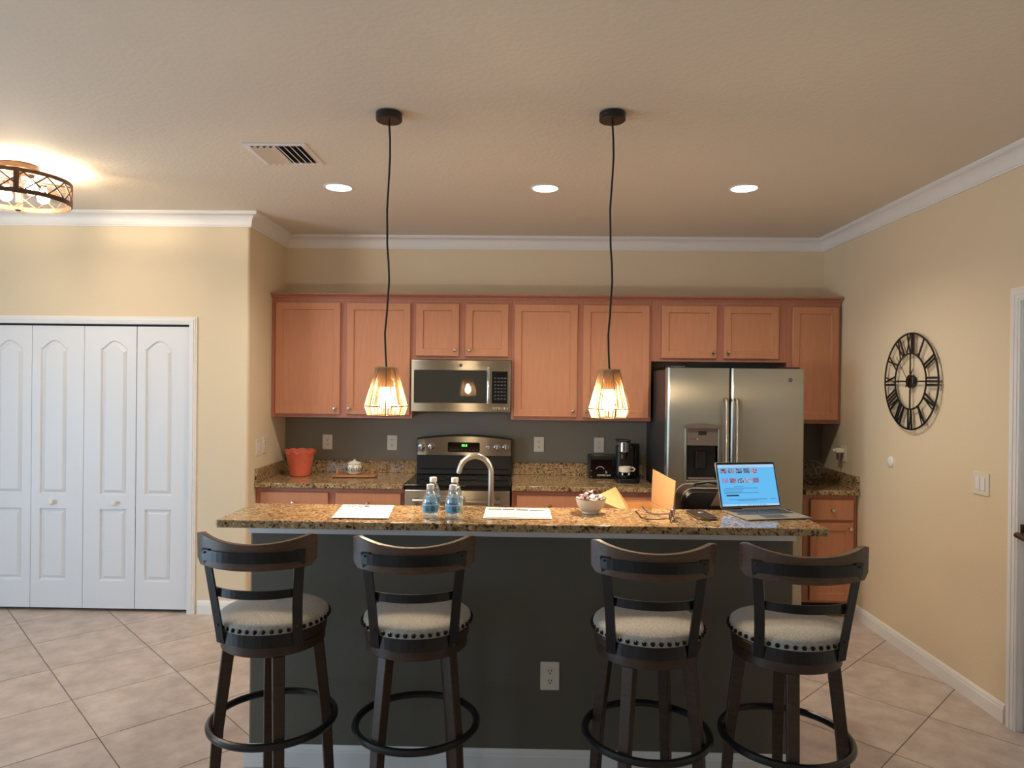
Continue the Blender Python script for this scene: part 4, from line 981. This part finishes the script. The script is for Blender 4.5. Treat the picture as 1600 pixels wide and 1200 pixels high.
def thumb_mat(k, c1, c2):
    m_ = bpy.data.materials.new('screen_picture'); m_.use_nodes = True; nt = m_.node_tree; nt.nodes.clear()
    tc = nt.nodes.new('ShaderNodeTexCoord'); n_ = nt.nodes.new('ShaderNodeTexNoise'); n_.inputs['Scale'].default_value = 150+k*13; r_ = nt.nodes.new('ShaderNodeValToRGB')
    r_.color_ramp.elements[0].color = c1; r_.color_ramp.elements[1].color = c2; r_.color_ramp.elements[0].position = .42; r_.color_ramp.elements[1].position = .58
    e_ = nt.nodes.new('ShaderNodeEmission'); o_ = nt.nodes.new('ShaderNodeOutputMaterial'); e_.inputs[1].default_value = .8
    nt.links.new(tc.outputs['Object'], n_.inputs[0]); nt.links.new(n_.outputs[0], r_.inputs[0]); nt.links.new(r_.outputs[0], e_.inputs[0]); nt.links.new(e_.outputs[0], o_.inputs[0]); return m_
cols = [(s(60, 74, 110), s(190, 150, 180)), (s(70, 100, 150), s(200, 180, 190)), (s(44, 60, 92), s(160, 170, 200)), (s(60, 76, 100), s(150, 150, 170)), (s(80, 100, 150), s(220, 190, 200)),
        (s(120, 150, 220), s(190, 170, 220)), (s(90, 80, 120), s(210, 150, 170)), (s(40, 56, 90), s(190, 200, 220)), (s(90, 130, 190), s(220, 210, 220)), (s(90, 110, 160), s(190, 140, 160))]
for k in range(10):
    c_, r_ = k % 5, k//5; u0 = .045+c_*.135+r_*.008; w1 = .905-r_*.235
    obj('picture', onscr(u0, w1-.115, u0+.105, w1, None), thumb_mat(k, *cols[k]), scr)
dim = glow('screen_text', s(70, 130, 180), .8); dark = glow('screen_dark_text', s(36, 60, 96), .8); pale = glow('screen_bar', s(176, 214, 248), .95)
obj('toolbar', onscr(0, .93, 1, 1, None), pale, scr); obj('taskbar', onscr(0, 0, 1, .045, None), pale, scr)
tx = MB()
for u0, w, u1 in ((.24, .455, .42), (.08, .42, .66), (.06, .385, .40), (.06, .335, .38), (.06, .31, .66), (.12, .15, .80), (.28, .125, .62), (.86, .15, .96), (.06, .945, .7)):
    q_ = onscr(u0, w, u1, w+.012, None); tx.add(q_.v, q_.f)
obj('text_lines', tx, dim, scr)
obj('highlight_bar', onscr(.09, .235, .31, .27, None), dark, scr)
tk = MB()
for u in [.03, .27, .45, .49, .53, .57, .61, .66, .70, .72, .75]: q_ = onscr(u, .008, u+.018, .035, None); tk.add(q_.v, q_.f)
obj('taskbar_icons', tk, dark, scr)
# kickstand behind
ks = [S(.01, .085, -.0095), S(W_-.01, .085, -.0095)]; g0 = A_+ex*.012+ey*.118; g1 = A_+ex*(W_-.012)+ey*.118
for g in (g0, g1): g.z = BZ+.0012
obj('kickstand', MB().loops([[ks[0], ks[1], g1, g0], [p+ey*.002 for p in (ks[0], ks[1], g1, g0)]]), 'alu', lt)
KH = .216
def Kp(u, w, z=0): p = A_+ex*u-ey*w; return Vector((p.x, p.y, BZ+z))
def kslab(u0, w0, u1, w1, z0, z1, r=.003):
    Q_ = rrect(u0, w0, u1, w1, r, 2); return MB().loops([[Kp(u, w, z0) for u, w in Q_], [Kp(u, w, z1) for u, w in Q_]])
kb_ = obj('keyboard', kslab(0, .002, W_, KH, .0012, .0062), 'keyb', lt, bevel=.001)
for r_ in range(5):
    off = (0, .006, .010, .014, 0)[r_]; nk = (13, 13, 12, 11, 9)[r_]
    kw = (W_-.028-off)/nk
    for c_ in range(nk):
        u0 = .014+off+c_*kw; w0 = .020+r_*.0205
        if r_ == 4 and 3 <= c_ <= 5:
            if c_ > 3: continue
            obj('key', kslab(u0, w0, u0+kw*3-.002, w0+.0175, .0063, .0076, .0015), 'keys', kb_); continue
        obj('key', kslab(u0, w0, u0+kw-.002, w0+.0175, .0063, .0076, .0015), 'keys', kb_)
obj('touchpad', kslab(.092, .133, .196, .198, .00625, .0066), 'keys', kb_)
cb_ = thing('charging_cable', 'thin black cable trailing from the laptop over the bar', 'cable', (1.14, 3.02, BZ))
obj('lead', MB().tube([(1.152, 3.045, BZ+.0025), (1.160, 3.000, BZ+.0022), (1.150, 2.960, BZ+.0022), (1.158, 2.925, BZ+.0022), (1.168, 2.900, BZ+.0022)], .002, 8), 'cord', cb_, smooth=True)
obj('plug', MB().box(1.144, 3.042, BZ+.0003, 1.160, 3.054, BZ+.008), 'black', cb_, bevel=.002)

# ------------------------------------------------------------------ things on the lower island counter, behind the bar
cx = thing('cardboard_box', 'open cardboard box with raised flaps behind the raised bar', 'box', (.56, 3.28, LCZ))
C4 = [(.470, 3.115), (.668, 3.125), (.628, 3.440), (.500, 3.428)]; t_ = .004
Zt = 1.075
obj('bottom', MB().prism(C4, 'z', LCZ+.0003, LCZ+t_), 'card', cx)
for k in range(4):
    a, b_ = Vector(C4[k]), Vector(C4[(k+1) % 4]); n_ = Vector((-(b_-a).y, (b_-a).x)).normalized()*t_; e_ = (b_-a).normalized()*t_
    a2, b2 = (a+e_*1.02, b_-e_*1.02) if k % 2 else (a, b_)
    obj('side', MB().prism([tuple(a2), tuple(b2), tuple(b2+n_), tuple(a2+n_)], 'z', LCZ+t_+.0003, Zt), 'card', cx)
def flap(name, p, th=.004, m='card'):
    p = [Vector(q) for q in p]; n_ = (p[1]-p[0]).cross(p[3]-p[0]).normalized()*th
    return obj(name, MB().loops([p, [q+n_ for q in p]]), m, cx)
flap('flap', [(.6685, 3.127, Zt+.001), (.6295, 3.438, Zt+.001), (.634, 3.436, 1.236), (.678, 3.122, 1.222)])
flap('flap', [(.469, 3.118, Zt+.001), (.499, 3.427, Zt+.001), (.452, 3.44, 1.142), (.310, 3.14, 1.138)])
flap('flap', [(.504, 3.431, Zt+.001), (.624, 3.442, Zt+.001), (.60, 3.52, 1.062), (.52, 3.51, 1.055)], m='cardin')
hbg = thing('handbag', 'black leather bag with pale piping behind the bar, left of laptop', 'bag', (.87, 3.34, LCZ))
Qb = [(.742, 0), (1.012, 0), (1.022, .12)] + arc(.962, .196, .06, 0, PI/2, 6) + arc(.796, .196, .06, PI/2, PI, 6)
bx_ = MB(); ls = []
for y, k_ in ((3.245, .93), (3.26, .985), (3.30, 1), (3.36, 1), (3.40, .985), (3.415, .93)):
    ls.append([(.876+(x-.876)*k_, y, LCZ+.0005+z*k_) for x, z in Qb])
obj('body', bx_.loops(ls), 'leather', hbg, bevel=.008, smooth=True)
for y in (3.262, 3.398): obj('piping', MB().tube([(.876+(x-.876)*.993, y, LCZ+z*.993+.002) for x, z in Qb[2:]], .0035, 8), 'piping', hbg, smooth=True)
obj('handle_strap', MB().tube([(.80, 3.33, LCZ+.246), (.82, 3.33, LCZ+.268), (.88, 3.33, LCZ+.276), (.94, 3.33, LCZ+.268), (.96, 3.33, LCZ+.25)], .006, 8), 'leather', hbg, smooth=True)
